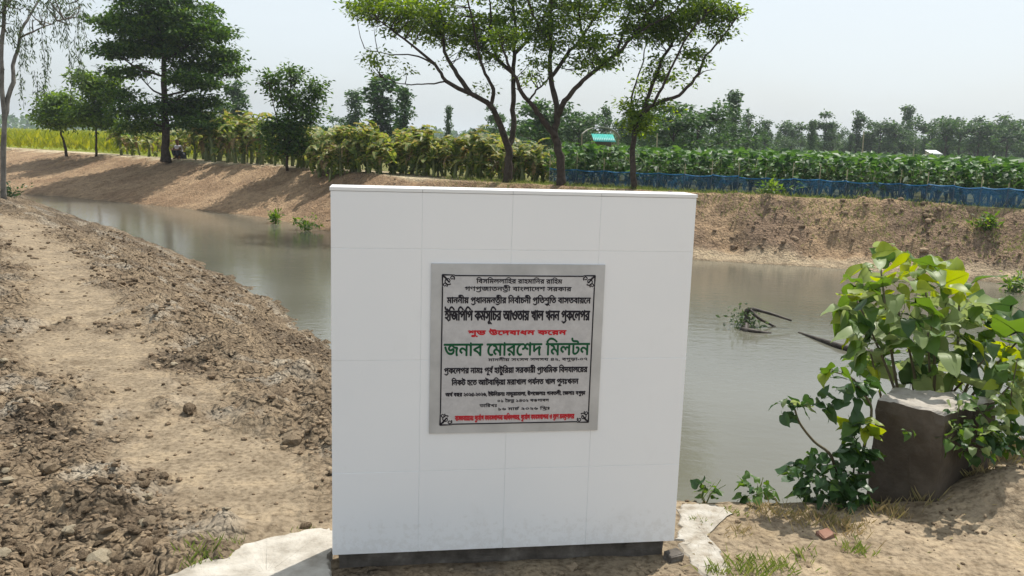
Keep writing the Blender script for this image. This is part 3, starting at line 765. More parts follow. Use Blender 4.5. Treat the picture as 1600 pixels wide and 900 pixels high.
# three spreading trees on the far bank
Y0 = 25.7
b = onY(793, 285, Y0); b[2] = hz(b[0], b[1]) - .03
mid = lambda n, a: list(np.linspace(0, a, n))
limbs = [limb(Y0, [(793, 288), (795, 250), (794, 227), (778, 188), (767, 166), (736, 147), (697, 127), (679, 101), (631, 61), (590, 30)], [0, 0, 0, -.2, -.3, -.5, -.8, -1, -1.4, -1.7], .13, .018),
         limb(Y0, [(736, 147), (710, 109), (697, 87), (692, 57), (690, 25), (670, -20)], [-.5, -.3, -.1, 0, .1, .3], .07, .02),
         limb(Y0, [(697, 127), (660, 131), (625, 130), (600, 122)], [-.8, -1.1, -1.4, -1.6], .025, .008),
         limb(Y0, [(679, 101), (645, 86), (610, 85), (570, 76)], [-1, -.6, -.4, 0], .03, .008),
         limb(Y0, [(794, 235), (802, 205), (802, 160), (802, 114), (804, 74), (806, 44), (800, -10), (805, -80)], [0, .2, .4, .5, .6, .6, .7, .8], .09, .025),
         limb(Y0, [(767, 166), (772, 140), (758, 115), (748, 85), (740, 40), (725, -20)], [-.3, -.5, -.7, -.8, -.9, -1], .06, .02),
         limb(Y0, [(802, 114), (780, 96), (745, 70), (701, 48), (650, 15), (600, -10)], [.5, .7, 1, 1.3, 1.6, 1.8], .07, .02),
         limb(Y0, [(804, 84), (822, 66), (840, 42), (855, 10), (870, -40)], [.6, .8, 1, 1.2, 1.5], .06, .02),
         limb(Y0, [(780, 96), (765, 60), (768, 20), (755, -40)], [.7, 0, -.5, -1], .05, .015),
         limb(Y0, [(692, 57), (660, 20), (640, -20)], [0, .6, 1.2], .035, .01)]
bl = [blob(Y0, 630, 14, 85, 22, 1.5, -1.2), blob(Y0, 575, 12, 36, 18, 1.4, -.5), blob(Y0, 610, 40, 45, 14, .9, -1.2), blob(Y0, 690, 40, 65, 30, 1.3, .5), blob(Y0, 590, 98, 24, 20, .5, -1.5, .6), blob(Y0, 640, 109, 30, 7, .8, -1.2, .5),
      blob(Y0, 745, 55, 42, 35, 1.2, -.3), blob(Y0, 795, 30, 45, 40, 1.1, .6), blob(Y0, 700, -45, 130, 45, .9, .4), blob(Y0, 770, 95, 25, 22, .5, .4), blob(Y0, 760, 140, 18, 12, .6, -.2), blob(Y0, 690, 95, 18, 12, .35, -.7), blob(Y0, 815, -70, 90, 40, .8, .6), blob(Y0, 822, 130, 14, 16, .4, .3)]
make_tree('rain_tree', 'leftmost of three spreading trees behind the monument, forked at the base', b, limbs, bl, M['bark'], M['lf_rain'], 760, 25, .12, .06, .15, group='spreading trees on the far bank', seed=11)

Y0 = 24.4
b = onY(876, 291, Y0); b[2] = hz(b[0], b[1]) - .03
limbs = [limb(Y0, [(877, 294), (875, 245), (866, 208), (871, 184), (865, 144), (859, 114), (861, 66), (861, 10), (868, -60)], [0, 0, 0, 0, .1, .2, .3, .4, .5], .125, .028),
         limb(Y0, [(868, 215), (850, 190), (837, 171), (815, 144), (806, 122), (790, 90), (778, 50)], [0, -.2, -.4, -.7, -.9, -1.2, -1.5], .09, .02),
         limb(Y0, [(871, 184), (880, 163), (894, 144), (920, 118), (964, 83), (986, 61), (1020, 9), (1045, -40)], [0, -.2, -.3, -.5, -.9, -1, -1.2, -1.4], .085, .022),
         limb(Y0, [(860, 122), (885, 87), (911, 57), (929, 26), (955, -5), (975, -50)], [.2, .5, .8, 1, 1.2, 1.5], .06, .02),
         limb(Y0, [(825, 158), (838, 142), (852, 128), (862, 112)], [-.6, -.3, 0, .2], .03, .02),
         limb(Y0, [(964, 83), (975, 45), (985, 10), (990, -30)], [-.9, -.4, 0, .4], .045, .015),
         limb(Y0, [(986, 61), (1015, 40), (1045, 25), (1070, 0)], [-1, -1.3, -1.6, -2], .035, .012),
         limb(Y0, [(861, 66), (840, 40), (825, 0), (815, -40)], [.3, 0, -.3, -.6], .045, .015),
         limb(Y0, [(911, 57), (905, 20), (910, -30)], [.8, .5, .2], .035, .012)]
bl = [blob(Y0, 855, 45, 48, 38, 1.1, .2), blob(Y0, 838, 108, 26, 20, .55, -.4), blob(Y0, 925, 68, 36, 28, 1.3, -.2), blob(Y0, 900, 5, 75, 32, 1.1, .7), blob(Y0, 958, 92, 26, 16, 1.2, -.8), blob(Y0, 880, -60, 130, 45, .8, .4),
      blob(Y0, 1005, 20, 45, 32, .9, -.8), blob(Y0, 905, 95, 28, 18, .9, .4), blob(Y0, 990, 50, 25, 20, .6, -.9), blob(Y0, 942, 122, 16, 8, .35, -.5), blob(Y0, 1010, -40, 70, 30, .8, -.8), blob(Y0, 790, 60, 24, 22, .8, -1.3), blob(Y0, 895, 130, 10, 8, .3, 0)]
make_tree('rain_tree', 'middle of three spreading trees, dark trunk rising behind the monument centre', b, limbs, bl, M['bark'], M['lf_rain'], 690, 25, .115, .058, .14, group='spreading trees on the far bank', seed=12)

Y0 = 23.6
b = onY(990, 297, Y0); b[2] = hz(b[0], b[1]) - .03
limbs = [limb(Y0, [(990, 300), (988, 250), (991, 212), (1003, 179), (1025, 162), (1060, 149), (1086, 122), (1104, 87), (1130, 57), (1150, 30)], [0, 0, 0, -.1, -.2, -.4, -.6, -.8, -1, -1.1], .085, .014),
         limb(Y0, [(1003, 179), (1016, 144), (1034, 96), (1051, 66), (1070, 25), (1088, -30)], [-.1, .2, .4, .5, .7, .9], .06, .02),
         limb(Y0, [(1022, 164), (1038, 127), (1056, 92), (1075, 55), (1105, 20)], [-.2, -.5, -.8, -1.1, -1.4], .045, .015),
         limb(Y0, [(993, 205), (985, 175), (990, 140), (1005, 95), (1010, 60)], [0, .3, .5, .8, 1], .04, .012),
         limb(Y0, [(1086, 122), (1100, 112), (1118, 108)], [-.6, -.4, -.2], .02, .006)]
bl = [blob(Y0, 1048, 42, 40, 32, 1.1, .2), blob(Y0, 1108, 18, 46, 20, 1.5, -.8), blob(Y0, 1126, 48, 18, 12, .6, -.9), blob(Y0, 1032, 108, 26, 22, .6, .3), blob(Y0, 1080, 88, 26, 22, .55, -.7), blob(Y0, 1000, 190, 24, 20, 1.2, 0, .7),
      blob(Y0, 1070, -35, 85, 35, .8, 0), blob(Y0, 985, 165, 16, 14, 1.0, .2, .5), blob(Y0, 1040, 165, 28, 12, .5, -.2), blob(Y0, 1010, 130, 18, 18, .5, .5), blob(Y0, 1065, 130, 20, 12, .4, -.4)]
make_tree('rain_tree', 'rightmost and slimmest of three spreading trees, leaning right over the netting', b, limbs, bl, M['bark'], M['lf_rain'], 470, 25, .115, .058, .14, group='spreading trees on the far bank', seed=13)

# big dark tree on the left of the far bank
Y0 = 36.3
b = onY(258, 250, Y0); b[2] = hz(b[0], b[1]) - .05
limbs = [limb(Y0, [(259, 253), (259, 210), (257, 160), (256, 100), (255, 40), (255, -40)], [0, 0, 0, 0, 0, 0], .19, .05)]
for (tx, ty, sy, dy) in [(200, 35, 90, 1), (320, 45, 95, -1), (175, 80, 120, -.8), (345, 85, 130, 1), (215, 115, 150, 1.5), (310, 125, 165, -1.2), (190, 150, 185, .5), (330, 160, 190, .8), (225, 170, 200, -1.5), (290, 172, 205, 1.2), (230, 0, 60, -1), (290, 0, 60, 1), (370, 110, 150, -.3)]:
    limbs.append(limb(Y0, [(257, sy), ((257 + tx) / 2, (sy + ty) / 2 + 6), (tx, ty)], [0, dy * .5, dy], .05, .015))
bl = [blob(Y0, 255, 18, 78, 26, 1.5), blob(Y0, 200, 38, 48, 14, 1.4, .8), blob(Y0, 318, 50, 50, 14, 1.5, -.8), blob(Y0, 178, 80, 36, 11, 1.4, -.8), blob(Y0, 342, 84, 34, 12, 1.5, .8), blob(Y0, 262, 76, 60, 14, 1.3),
      blob(Y0, 205, 112, 40, 11, 1.4, 1.0), blob(Y0, 305, 126, 48, 13, 1.4, -1), blob(Y0, 366, 110, 16, 8, 1.3), blob(Y0, 190, 148, 34, 11, 1.3, .5), blob(Y0, 285, 166, 50, 20, 1.5, .3), blob(Y0, 213, 172, 38, 16, 1.4, -1.2), blob(Y0, 328, 158, 30, 10, 1.1, .8),
      blob(Y0, 262, 48, 92, 20, 1.2), blob(Y0, 225, 72, 55, 16, 1.2, 1.2), blob(Y0, 330, 104, 46, 14, 1.2, .6), blob(Y0, 300, 190, 44, 13, 1.2, -.5), blob(Y0, 225, 196, 34, 11, 1.1, .6), blob(Y0, 255, -28, 60, 26, 1.2), blob(Y0, 160, 28, 22, 8, 1.0, .4), blob(Y0, 285, 105, 30, 10, 1.2)]
make_tree('mahogany_tree', 'tall dense dark green tree with a straight trunk on the left far bank', b, limbs, bl, M['bark'], M['lf_dark'], 1600, 25, .18, .09, .17, seed=14, flat=.35, twigs=True)

Y0 = 31.4
b = onY(449, 263, Y0); b[2] = hz(b[0], b[1]) - .03
limbs = [limb(Y0, [(449, 267), (449, 230), (452, 180), (454, 120)], [0, 0, 0, 0], .06, .015), limb(Y0, [(450, 225), (475, 190), (494, 140)], [0, .3, .5], .03, .01), limb(Y0, [(450, 230), (430, 180), (420, 130)], [0, -.3, -.4], .03, .01)]
bl = [blob(Y0, 455, 118, 15, 20, 1.2), blob(Y0, 420, 126, 17, 15, 1), blob(Y0, 450, 155, 28, 18, 1.2), blob(Y0, 446, 200, 36, 22, 1.2), blob(Y0, 494, 142, 13, 18, 1.1), blob(Y0, 480, 178, 24, 16, 1.1), blob(Y0, 435, 228, 26, 14, 1), blob(Y0, 465, 228, 22, 12, 1)]
make_tree('young_tree', 'young bushy tree with upright tufts between the dark tree and the monument', b, limbs, bl, M['bark'], M['lf_dark'], 380, 18, .15, .075, .15, seed=15, flat=.8)

Y0 = 41
b = onY(103, 241, Y0); b[2] = hz(b[0], b[1]) - .03
limbs = [limb(Y0, [(104, 244), (100, 222), (95, 205), (97, 170)], [0, 0, 0, 0], .07, .02), limb(Y0, [(95, 205), (75, 180)], [0, .4], .03, .01), limb(Y0, [(96, 200), (118, 180)], [0, -.4], .03, .01)]
bl = [blob(Y0, 94, 158, 28, 13, 1.1), blob(Y0, 98, 182, 36, 16, 1.2), blob(Y0, 75, 178, 14, 12, 1)]
make_tree('young_tree', 'small leaning tree with a round light green crown at far left bank', b, limbs, bl, M['bark'], M['lf_mid'], 260, 18, .2, .1, .2, seed=16, flat=.6)
Y0 = 40
b = onY(150, 243, Y0); b[2] = hz(b[0], b[1]) - .03
limbs = [limb(Y0, [(150, 245), (151, 215), (148, 180), (142, 120)], [0, 0, 0, 0], .06, .02), limb(Y0, [(150, 200), (165, 165), (172, 125)], [0, .4, .6], .03, .01)]
bl = [blob(Y0, 135, 126, 24, 14, 1), blob(Y0, 160, 150, 26, 18, 1.1), blob(Y0, 143, 178, 32, 16, 1.1), blob(Y0, 176, 122, 12, 18, 1), blob(Y0, 170, 190, 26, 12, 1)]
make_tree('young_tree', 'taller ragged light green tree just left of the dense dark tree', b, limbs, bl, M['bark'], M['lf_mid'], 300, 18, .2, .1, .2, seed=17, flat=.6)

# drooping tree at the left edge, on the near bank
p = onz(6, 326, -.1); Y0 = float(p[1])
b = np.array([p[0], p[1], hz(p[0], p[1]) - .05])
r = np.random.default_rng(18)
limbs = [(np.array([b, onY(5, 250, Y0), onY(6, 180, Y0), onY(3, 90, Y0), onY(8, 0, Y0), onY(5, -60, Y0)]), .058, .025),
         limb(Y0, [(6, 185), (16, 140), (24, 90), (38, 40), (60, 5), (85, -25)], [0, .1, .3, .5, .8, 1], .05, .012),
         limb(Y0, [(4, 110), (-10, 60), (-25, 10)], [0, .2, .4], .04, .012), limb(Y0, [(8, 10), (40, -20), (95, -15), (125, 10)], [0, .3, .6, .8], .03, .008), limb(Y0, [(30, 60), (60, 45), (100, 30)], [.4, .1, -.3], .02, .006)]
bl = [blob(Y0, 30, 12, 40, 16, 1), blob(Y0, 85, 5, 42, 14, .9), blob(Y0, 10, 35, 20, 20, .8), blob(Y0, 45, -30, 80, 25, .8), blob(Y0, 110, 22, 18, 18, .6), blob(Y0, -25, 20, 30, 40, .8)]
dt = make_tree('drooping_tree', 'slender pale trunked tree with hanging sprays at the left edge', b, limbs, bl, M['bark_pale'], M['lf_euc'], 170, 14, .085, .022, .10, seed=19, droop=1.0)
cb = MB(); tb = MB()
for (sx, y0_, y1_, dx, dy) in [(30, 25, 125, 5, .3), (47, 30, 95, 3, .6), (66, 20, 145, 4, .2), (74, 60, 150, -2, .5), (95, 20, 75, 4, .9), (104, 15, 165, 8, -.2), (122, 15, 140, 6, .6), (55, 110, 178, 4, .4), (33, 120, 165, 2, .5), (116, 60, 120, 10, .1), (84, 10, 60, 2, -.3), (20, 40, 80, 4, .3), (128, 20, 80, 6, .4), (38, 60, 110, 3, .1)]:
    t = np.linspace(0, 1, 12); P = np.array([onY(sx + dx * q + 2 * math.sin(q * 7 + sx), y0_ + (y1_ - y0_) * q, Y0 + dy) for q in t])
    tb.tube(P - b, np.linspace(.006, .002, 12), 3, False)
    nl = int((y1_ - y0_) * 1.15); q = r.random(nl); cc = np.array([np.interp(q, t, P[:, a]) for a in range(3)]).T + r.normal(0, .035, (nl, 3))
    D = r.normal(size=(nl, 3)) * .45; D[:, 2] -= 1
    leaves(cb, cc - b, D, r.normal(size=(nl, 3)), r.uniform(.06, .12, nl), .02)
cb.build('hanging_sprays', M['lf_euc'], dt); tb.build('hanging_twigs', M['bark'], dt)
# dark shrub at its foot
def bush(name, label, base, rad, hgt, leafm, n, Ln, W, cat='shrub', seed=0, group=None, stems=7, stemm=None):
    r = np.random.default_rng(seed); o = empty(name, base); tag(o, label, cat, group)
    tips = np.column_stack([r.normal(0, rad * .5, stems), r.normal(0, rad * .5, stems), r.uniform(.5, 1, stems) * hgt])
    tb = MB(); cb = MB()
    for t in tips:
        P = smooth_path([np.zeros(3) - (0, 0, .03), t * (.35, .35, .55), t], 3); tb.tube(P, np.linspace(hgt * .018 + .002, .0015, len(P)), 4)
    k = r.integers(0, stems, n); f = r.uniform(.25, 1.05, n)[:, None]
    P = tips[k] * np.concatenate([f ** 1.4, f ** 1.4, f], 1) + r.normal(0, rad * .16, (n, 3)); P[:, 2] = np.clip(P[:, 2], .01, None)
    D = unit(P * (1, 1, .3) + r.normal(0, rad * .4, (n, 3)))
    s = r.uniform(.6, 1.25, n)
    leaves(cb, P, D, r.normal(size=(n, 3)) * .5 + (0, 0, 1), Ln * s, W * s)
    tb.build('stem', stemm or M['stem_brown'], o, True); cb.build('foliage', leafm, o); return o
q = onz(14, 322, -.2); bush('shrub', 'dark shrub at the foot of the drooping tree', (q[0], q[1], hz(q[0], q[1])), .3, .35, M['lf_deep'], 160, .09, .04, seed=30)

# ------------------------------------------------------------------ banana plants behind the far bank
def banana_leaf_mesh(seed, mat):
    r = np.random.default_rng(seed); mb = MB(); n = 9
    t = np.linspace(0, 1, n); L_ = 1.0
    x = t * L_ * .8; z = .95 * t - .95 * t ** 2.1
    wd = .17 * np.sin(np.pi * np.clip(t * .93 + .05, 0, 1)) ** .7 * np.where(t < .12, .25, 1)
    for side in (-1, 1):
        for k in range(n - 1):                          # torn segments along the midrib
            g = .0 if r.random() < .45 else .018
            dz = -abs(r.normal(0, .05)); dz2 = -abs(r.normal(0, .05))
            mb.add([(x[k], 0, z[k]), (x[k + 1] - g, 0, z[k + 1]), (x[k + 1] - g + .03, side * wd[k + 1], z[k + 1] + .05 + dz), (x[k] + .03, side * wd[k], z[k] + .05 + dz2)], [(0, 1, 2, 3)])
    mb.tube(np.column_stack([x, 0 * x, z - .006]), np.linspace(.016, .004, n), 4)
    return mb.mesh('leaf', mat)
BL = [banana_leaf_mesh(s, M['lf_banana']) for s in range(4)]; BD = [banana_leaf_mesh(s + 9, M['lf_banana_dry']) for s in range(2)]
bst = MB(); tt = np.linspace(0, 1, 6); bst.tube(np.column_stack([.02 * np.sin(tt * 3), 0 * tt, tt * 1.0 - .05]), np.interp(tt, [0, 1], [.085, .05]), 8)
BST = bst.mesh('stem', M['stem_green'], True)
def banana(x, y, hgt, label, group, sucker=0):
    o = empty('banana_plant', (x, y, hz(x, y)), random.uniform(0, 6.28)); o.rotation_euler[0] = random.gauss(0, .09); o.rotation_euler[1] = random.gauss(0, .09); tag(o, label, 'banana plant', group)
    s = link('stem', BST, o); q_ = hgt * random.uniform(.32, .55); s.scale = (q_, q_, hgt * .55)
    nl = random.randint(9, 12)
    for k in range(nl):
        f = link('leaf', random.choice(BL), o); f.location = (0, 0, hgt * .5 - .02 * k)
        sc = hgt * random.uniform(.34, .54); f.scale = (sc, sc * random.uniform(.8, 1.2), sc * random.uniform(.7, 1.4))
        f.rotation_euler = (random.uniform(-.3, .3), -random.uniform(-.3, 1.0), k * 2.4 + random.uniform(-.5, .5))
    for k in range(sucker):
        f = link('leaf', random.choice(BL), o); f.location = (random.gauss(0, .2), random.gauss(0, .2), random.uniform(.0, hgt * .3))
        sc = random.uniform(.4, .95); f.scale = (sc, sc, sc * 1.2); f.rotation_euler = (random.uniform(-.4, .4), -random.uniform(0, 1.1), random.uniform(0, 6.28))
    for k in range(random.randint(1, 3)):
        f = link('dead_leaf', random.choice(BD), o); f.location = (0, 0, hgt * .42)
        sc = hgt * .42; f.scale = (sc, sc * .7, sc); f.rotation_euler = (0, random.uniform(.5, 1.0), random.uniform(0, 6.28))
    return o
CREST = lambda px: onz(px, np.interp(px, [0, 100, 258, 450, 515, 793, 876, 990, 1088, 1300, 1600], [231, 240, 250, 263, 272, 286, 291, 297, 303, 313, 331]), .25)
nb = 0
for row, (back, step, x0_, x1_) in enumerate([(1.9, 16, 322, 862), (3.0, 20, 190, 860), (5.0, 30, 190, 850), (7.0, 36, 200, 850)]):
    px = x0_
    while px < x1_:
        c = CREST(px); k = 1 + (back + random.uniform(-.4, .4)) / c[1]
        hgt = random.uniform(1.2, 2.2) * (1.0 + .03 * row)
        if 318 < px < 420: hgt *= 1.3
        if px < 318: hgt *= .95
        if px > 800: hgt *= .8
        banana(c[0] * k, c[1] * k, hgt, 'young banana plant with ragged leaves in the plantation behind the far bank', 'banana plants behind the far bank', (10 if px > 480 else 5) if row < 2 else 0); nb += 1
        px += step * random.uniform(.7, 1.3)

# ------------------------------------------------------------------ netting fence and the crop behind it
fence = empty('net_fence', tuple(CREST(860))); tag(fence, 'low blue netting fence on thin bamboo posts along the far bank', 'fence')
f0 = np.array(fence.location)
pts = []
for px in np.arange(858, 1700, 42):
    c = CREST(px); k = 1 + (1.15 - .25 * (px > 1500)) / c[1]
    pts.append(np.array([c[0] * k, c[1] * k, 0]))
for k, p in enumerate(pts):
    g = hz(p[0], p[1]); p[2] = g
    MB().tube([p - f0 + (0, .03, -.1), p - f0 + (.01, .03, .58 + random.uniform(0, .3))], .013, 5).build('post', M['bamboo'], fence)
for a, c in zip(pts[:-1], pts[1:]):
    n_ = 12; mb = MB(); V = []; hgt = .44 + random.uniform(-.02, .02)
    for j in range(7):
        v_ = j / 6
        for i_ in range(n_ + 1):
            u = i_ / n_; p = a * (1 - u) + c * u
            sag = -.03 * math.sin(math.pi * u) * v_
            V.append((p[0] - f0[0], p[1] - f0[1] + .03 * math.sin(u * 9 + j * 1.3) * math.sin(math.pi * u), hz(p[0], p[1]) - f0[2] + .015 + v_ * hgt + sag))
    W_ = n_ + 1
    mb.add(V, [(j * W_ + i_, j * W_ + i_ + 1, (j + 1) * W_ + i_ + 1, (j + 1) * W_ + i_) for j in range(6) for i_ in range(n_)])
    mb.build('net_panel', M['net'], fence, True)
    hm_ = MB(); hm_.tube(np.array(V[-W_:]) + (0, -.012, 0), .016, 4, False); hm_.build('hem', M['hem'], fence)

def crop_mesh(seed):
    r = np.random.default_rng(seed); n = 56; lv = MB(); st = MB()
    for k in range(5):
        t = np.array([r.normal(0, .2), r.normal(0, .2), r.uniform(.55, .95)]); st.tube([(0, 0, -.03), t * (.4, .4, .5), t], [.014, .011, .006], 5)
    a = r.uniform(0, 6.28, n); rr = np.sqrt(r.random(n)) * .36; z = r.uniform(.25, 1.0, n)
    P = np.column_stack([rr * np.cos(a), rr * np.sin(a), z])
    D = np.column_stack([np.cos(a) + r.normal(0, .5, n), np.sin(a) + r.normal(0, .5, n), r.normal(-.25, .35, n)])
    leaves(lv, P, D, r.normal(size=(n, 3)) * .45 + (0, 0, 1), r.uniform(.13, .26, n), r.uniform(.09, .17, n), .12)
    return st.mesh('stem', M['stem_green'], True), lv.mesh('foliage', M['lf_crop'])
CR = [crop_mesh(s) for s in range(5)]
k_ = 0
for row, (back, step) in enumerate([(1.75, 20), (2.6, 23), (3.7, 26), (5.0, 30), (6.6, 34)]):
    px = 872 + row * 5
    while px < 1640:
        c = CREST(min(px, 1600)); d = ray(px, 300); kk = (1 + (back + random.uniform(-.25, .25)) / c[1]) * c[1]
        x_, y_ = d[0] / d[1] * kk, kk
        hgt = random.uniform(.9, 1.15) * np.interp(px, [870, 980, 1600], [1.12, 1.1, 1.0])
        o = empty('crop_plant', (x_, y_, hz(x_, y_)), random.uniform(0, 6.28))
        tag(o, 'broad leaved green vegetable plant in the crop behind the blue netting', 'crop plant', 'vegetable plants behind the netting')
        st, lv = CR[k_ % 5]; k_ += 1
        for nm, me in (('stem', st), ('foliage', lv)):
            q = link(nm, me, o); q.scale = (hgt * 1.05, hgt * 1.05, hgt)
        px += step * random.uniform(.7, 1.3)
# the crop beyond, one mass
n = 9000; r = np.random.default_rng(44)
yy = 31 + (r.random(n) ** 1.6) * 55; xx = yy * r.uniform(.06, .72, n); g = height(xx, yy)
kk = (yy > 30.5); mb = MB()
a = r.uniform(0, 6.28, n)
leaves(mb, np.column_stack([xx, yy, g + r.uniform(.45, 1.15, n)]), np.column_stack([np.cos(a), np.sin(a), r.normal(-.1, .3, n)]), r.normal(size=(n, 3)) * .45 + (0, 0, 1), r.uniform(.3, .6, n), r.uniform(.2, .4, n))
tag(mb.build('crop_field', M['lf_crop']), 'green crop stretching back to the treeline on the right', 'field', kind='stuff')
# yellow-green field on the left
n = 16000; yy = 46 + (r.random(n) ** 1.5) * 130; xx = yy * r.uniform(-.64, -.1, n); g = height(xx, yy); mb = MB(); a = r.uniform(0, 6.28, n)
leaves(mb, np.column_stack([xx, yy, g + r.uniform(.0, .5, n)]), np.column_stack([np.cos(a) * .5, np.sin(a) * .5, r.uniform(.5, 1.2, n)]), np.column_stack([np.cos(a + 1.5), np.sin(a + 1.5), 0 * a + .4]), r.uniform(.35, .8, n), r.uniform(.1, .22, n))
tag(mb.build('yellow_green_field', M['field']), 'bright yellow green field behind the left far bank', 'field', kind='stuff')

# ------------------------------------------------------------------ far trees
def far_proto(seed, kind):
    r = np.random.default_rng(seed); tb = MB(); cb = MB(); Hh = 1.0
    tb.tube([(0, 0, -.02), (.005, 0, .4), (0, .004, .8)], [.018, .013, .005], 6)
    if kind == 'tall':
        bl = [(np.array([r.normal(0, .03), r.normal(0, .03), z]), np.array([r.uniform(.05, .13), r.uniform(.05, .13), .06]), 1) for z in np.linspace(.25, .95, 10)]
    elif kind == 'round':
        bl = [(np.array([r.normal(0, .16), r.normal(0, .16), r.uniform(.4, .85)]), np.array([.15, .15, .11]), 1) for _ in range(9)]
    elif kind == 'low':
        bl = [(np.array([r.normal(0, .38), r.normal(0, .25), r.uniform(.18, .72)]), np.array([.24, .24, .18]), 1) for _ in range(14)]
    else:
        bl = [(np.array([r.normal(0, .08), r.normal(0, .08), r.uniform(.72, .95)]), np.array([.13, .13, .06]), 1) for _ in range(5)] + [(np.array([r.normal(0, .1), 0, r.uniform(.4, .7)]), np.array([.07, .07, .05]), .35) for _ in range(4)]
    for c, rd, _ in bl[:6]: tb.tube([(0, 0, max(.15, c[2] - .2)), c * (.5, .5, 1) - (0, 0, .06), c], [.009, .006, .003], 4)
    crown_leaves(cb, r, bl, 120 if kind != 'low' else 210, 14, .05, .034, .035, .6)
    return tb.mesh('trunk', M['bark'], True), cb.mesh('crown', M['lf_far'])
FP = {k: [far_proto(s * 7 + i, k) for i in range(3)] for s, k in enumerate(('tall', 'round', 'low', 'palm'))}
def far_tree(px, ytop, dist, kind, label, group=None, wide=1.0, name='distant_tree'):
    d = ray(px, 220); x_ = d[0] / d[1] * dist; g = hz(x_, dist)
    top = onY(px, ytop, dist)[2]; hh = max(top - g, 1.0)
    o = empty(name, (x_, dist, g), random.uniform(0, 6.28)); tag(o, label, 'tree', group)
    tr_, cr_ = random.choice(FP[kind])
    for nm, me in (('trunk', tr_), ('crown', cr_)):
        q = link(nm, me, o); q.scale = (hh * wide, hh * wide, hh)
    return o
GL, GG = 'hazy tree standing in the distant treeline beyond the crop field', 'trees of the distant right treeline'
far_tree(596, 120, 62, 'tall', 'taller of two slim trees left of the spreading trees', wide=1.5, name='slim_tree')
far_tree(631, 139, 58, 'tall', 'shorter slim tree beside the taller one above the bananas', wide=.95, name='slim_tree')
far_tree(555, 145, 75, 'tall', 'pale tree left of the two slim trees above the bananas', wide=1.1)
far_tree(540, 178, 80, 'round', 'low round tree top left of the pale tree above the bananas')
far_tree(700, 168, 70, 'tall', 'small lopsided tree top standing alone right of the slim trees', wide=.6)
far_tree(775, 165, 80, 'palm', 'small tree seen just left of the left spreading trunk')
far_tree(372, 128, 70, 'tall', 'tall tree seen between the dark tree and the young bushy tree', wide=1.2)
far_tree(350, 150, 75, 'round', 'rounded tree behind the right edge of the dense dark tree')
far_tree(1142, 145, 75, 'tall', 'tall dark tree just right of the spreading trees', wide=.9)
far_tree(1080, 158, 62, 'low', 'broad dark tree mass right behind the rightmost spreading tree', wide=.85)
far_tree(1045, 175, 66, 'round', 'rounded tree directly behind the rightmost spreading trunk', wide=1.2)
far_tree(850, 148, 58, 'low', 'dark broad tree filling the gap behind the middle spreading trunk', wide=.75)
far_tree(905, 165, 64, 'round', 'round dark tree right of the middle spreading trunk', wide=1.3)
far_tree(945, 168, 72, 'tall', 'narrow dark tree above the turquoise roof', wide=.8)
for (px, yt, ds, wd, lab) in [(1090, 152, 50, 1.5, 'largest rounded tree of the dark mass right of the rightmost spreading trunk'), (1052, 168, 48, 1.4, 'rounded tree of the dark mass touching the rightmost spreading trunk'), (842, 142, 47, 1.3, 'rounded dark tree between the left and middle spreading trunks'), (905, 172, 57, 1.4, 'rounded dark tree just right of the middle spreading trunk')]:
    far_tree(px, yt, ds, 'round', lab, None, wd, 'bushy_tree')
for px in np.arange(815, 1185, 17):
    far_tree(px + random.uniform(-8, 8), random.uniform(168, 198), random.uniform(58, 80), random.choice(['low', 'low', 'round']), 'low dark tree in the mass behind the spreading trees', 'low trees behind the spreading trees', .7)
prof = {1165: 180, 1195: 190, 1240: 181, 1289: 176, 1268: 190, 1338: 175, 1375: 183, 1416: 168, 1400: 190, 1450: 178, 1478: 180, 1500: 184, 1530: 182, 1555: 171, 1575: 180, 1597: 186, 1625: 178}
for px, yt in prof.items():
    kd = 'palm' if px in (1289,) else ('tall' if px in (1416, 1338, 1195, 1268, 1165) else 'round')
    far_tree(px, yt, random.uniform(95, 125), kd, GL, GG, {'palm': 1.0, 'tall': .9, 'round': 1.15}[kd])
for px in np.arange(1130, 1670, 7.5):
    far_tree(px + random.uniform(-6, 6), random.uniform(196, 216), random.uniform(100, 130), random.choice(['low', 'low', 'round', 'tall']), GL, GG, random.uniform(.7, 1.0))
for (px, yt, kd) in [(205, 186, 'round'), (232, 190, 'low'), (285, 184, 'round'), (318, 172, 'round'), (338, 188, 'low'), (398, 180, 'round'), (475, 188, 'low'), (515, 192, 'round'), (185, 196, 'low')]:
    far_tree(px, yt, random.uniform(47, 56), kd, 'mid green tree top showing above the banana plants left of the monument', 'tree tops above the banana plants', 1.0, 'bushy_tree')
# far-off wood along the horizon
r = np.random.default_rng(60); mb = MB(); n = 9000
yy = r.uniform(420, 560, n); xx = yy * r.uniform(-.75, .8, n); tops = 3.5 + 4 * fbm(xx / 14, yy * 0 + 3, 4, 1)
a = r.normal(size=(n, 3))
leaves(mb, np.column_stack([xx, yy, r.random(n) * tops]), a, r.normal(size=(n, 3)), r.uniform(2.0, 3.6, n), r.uniform(1.6, 3, n))
tag(mb.build('far_wood', M['lf_far']), 'far off wood along the horizon', 'wood', kind='stuff')

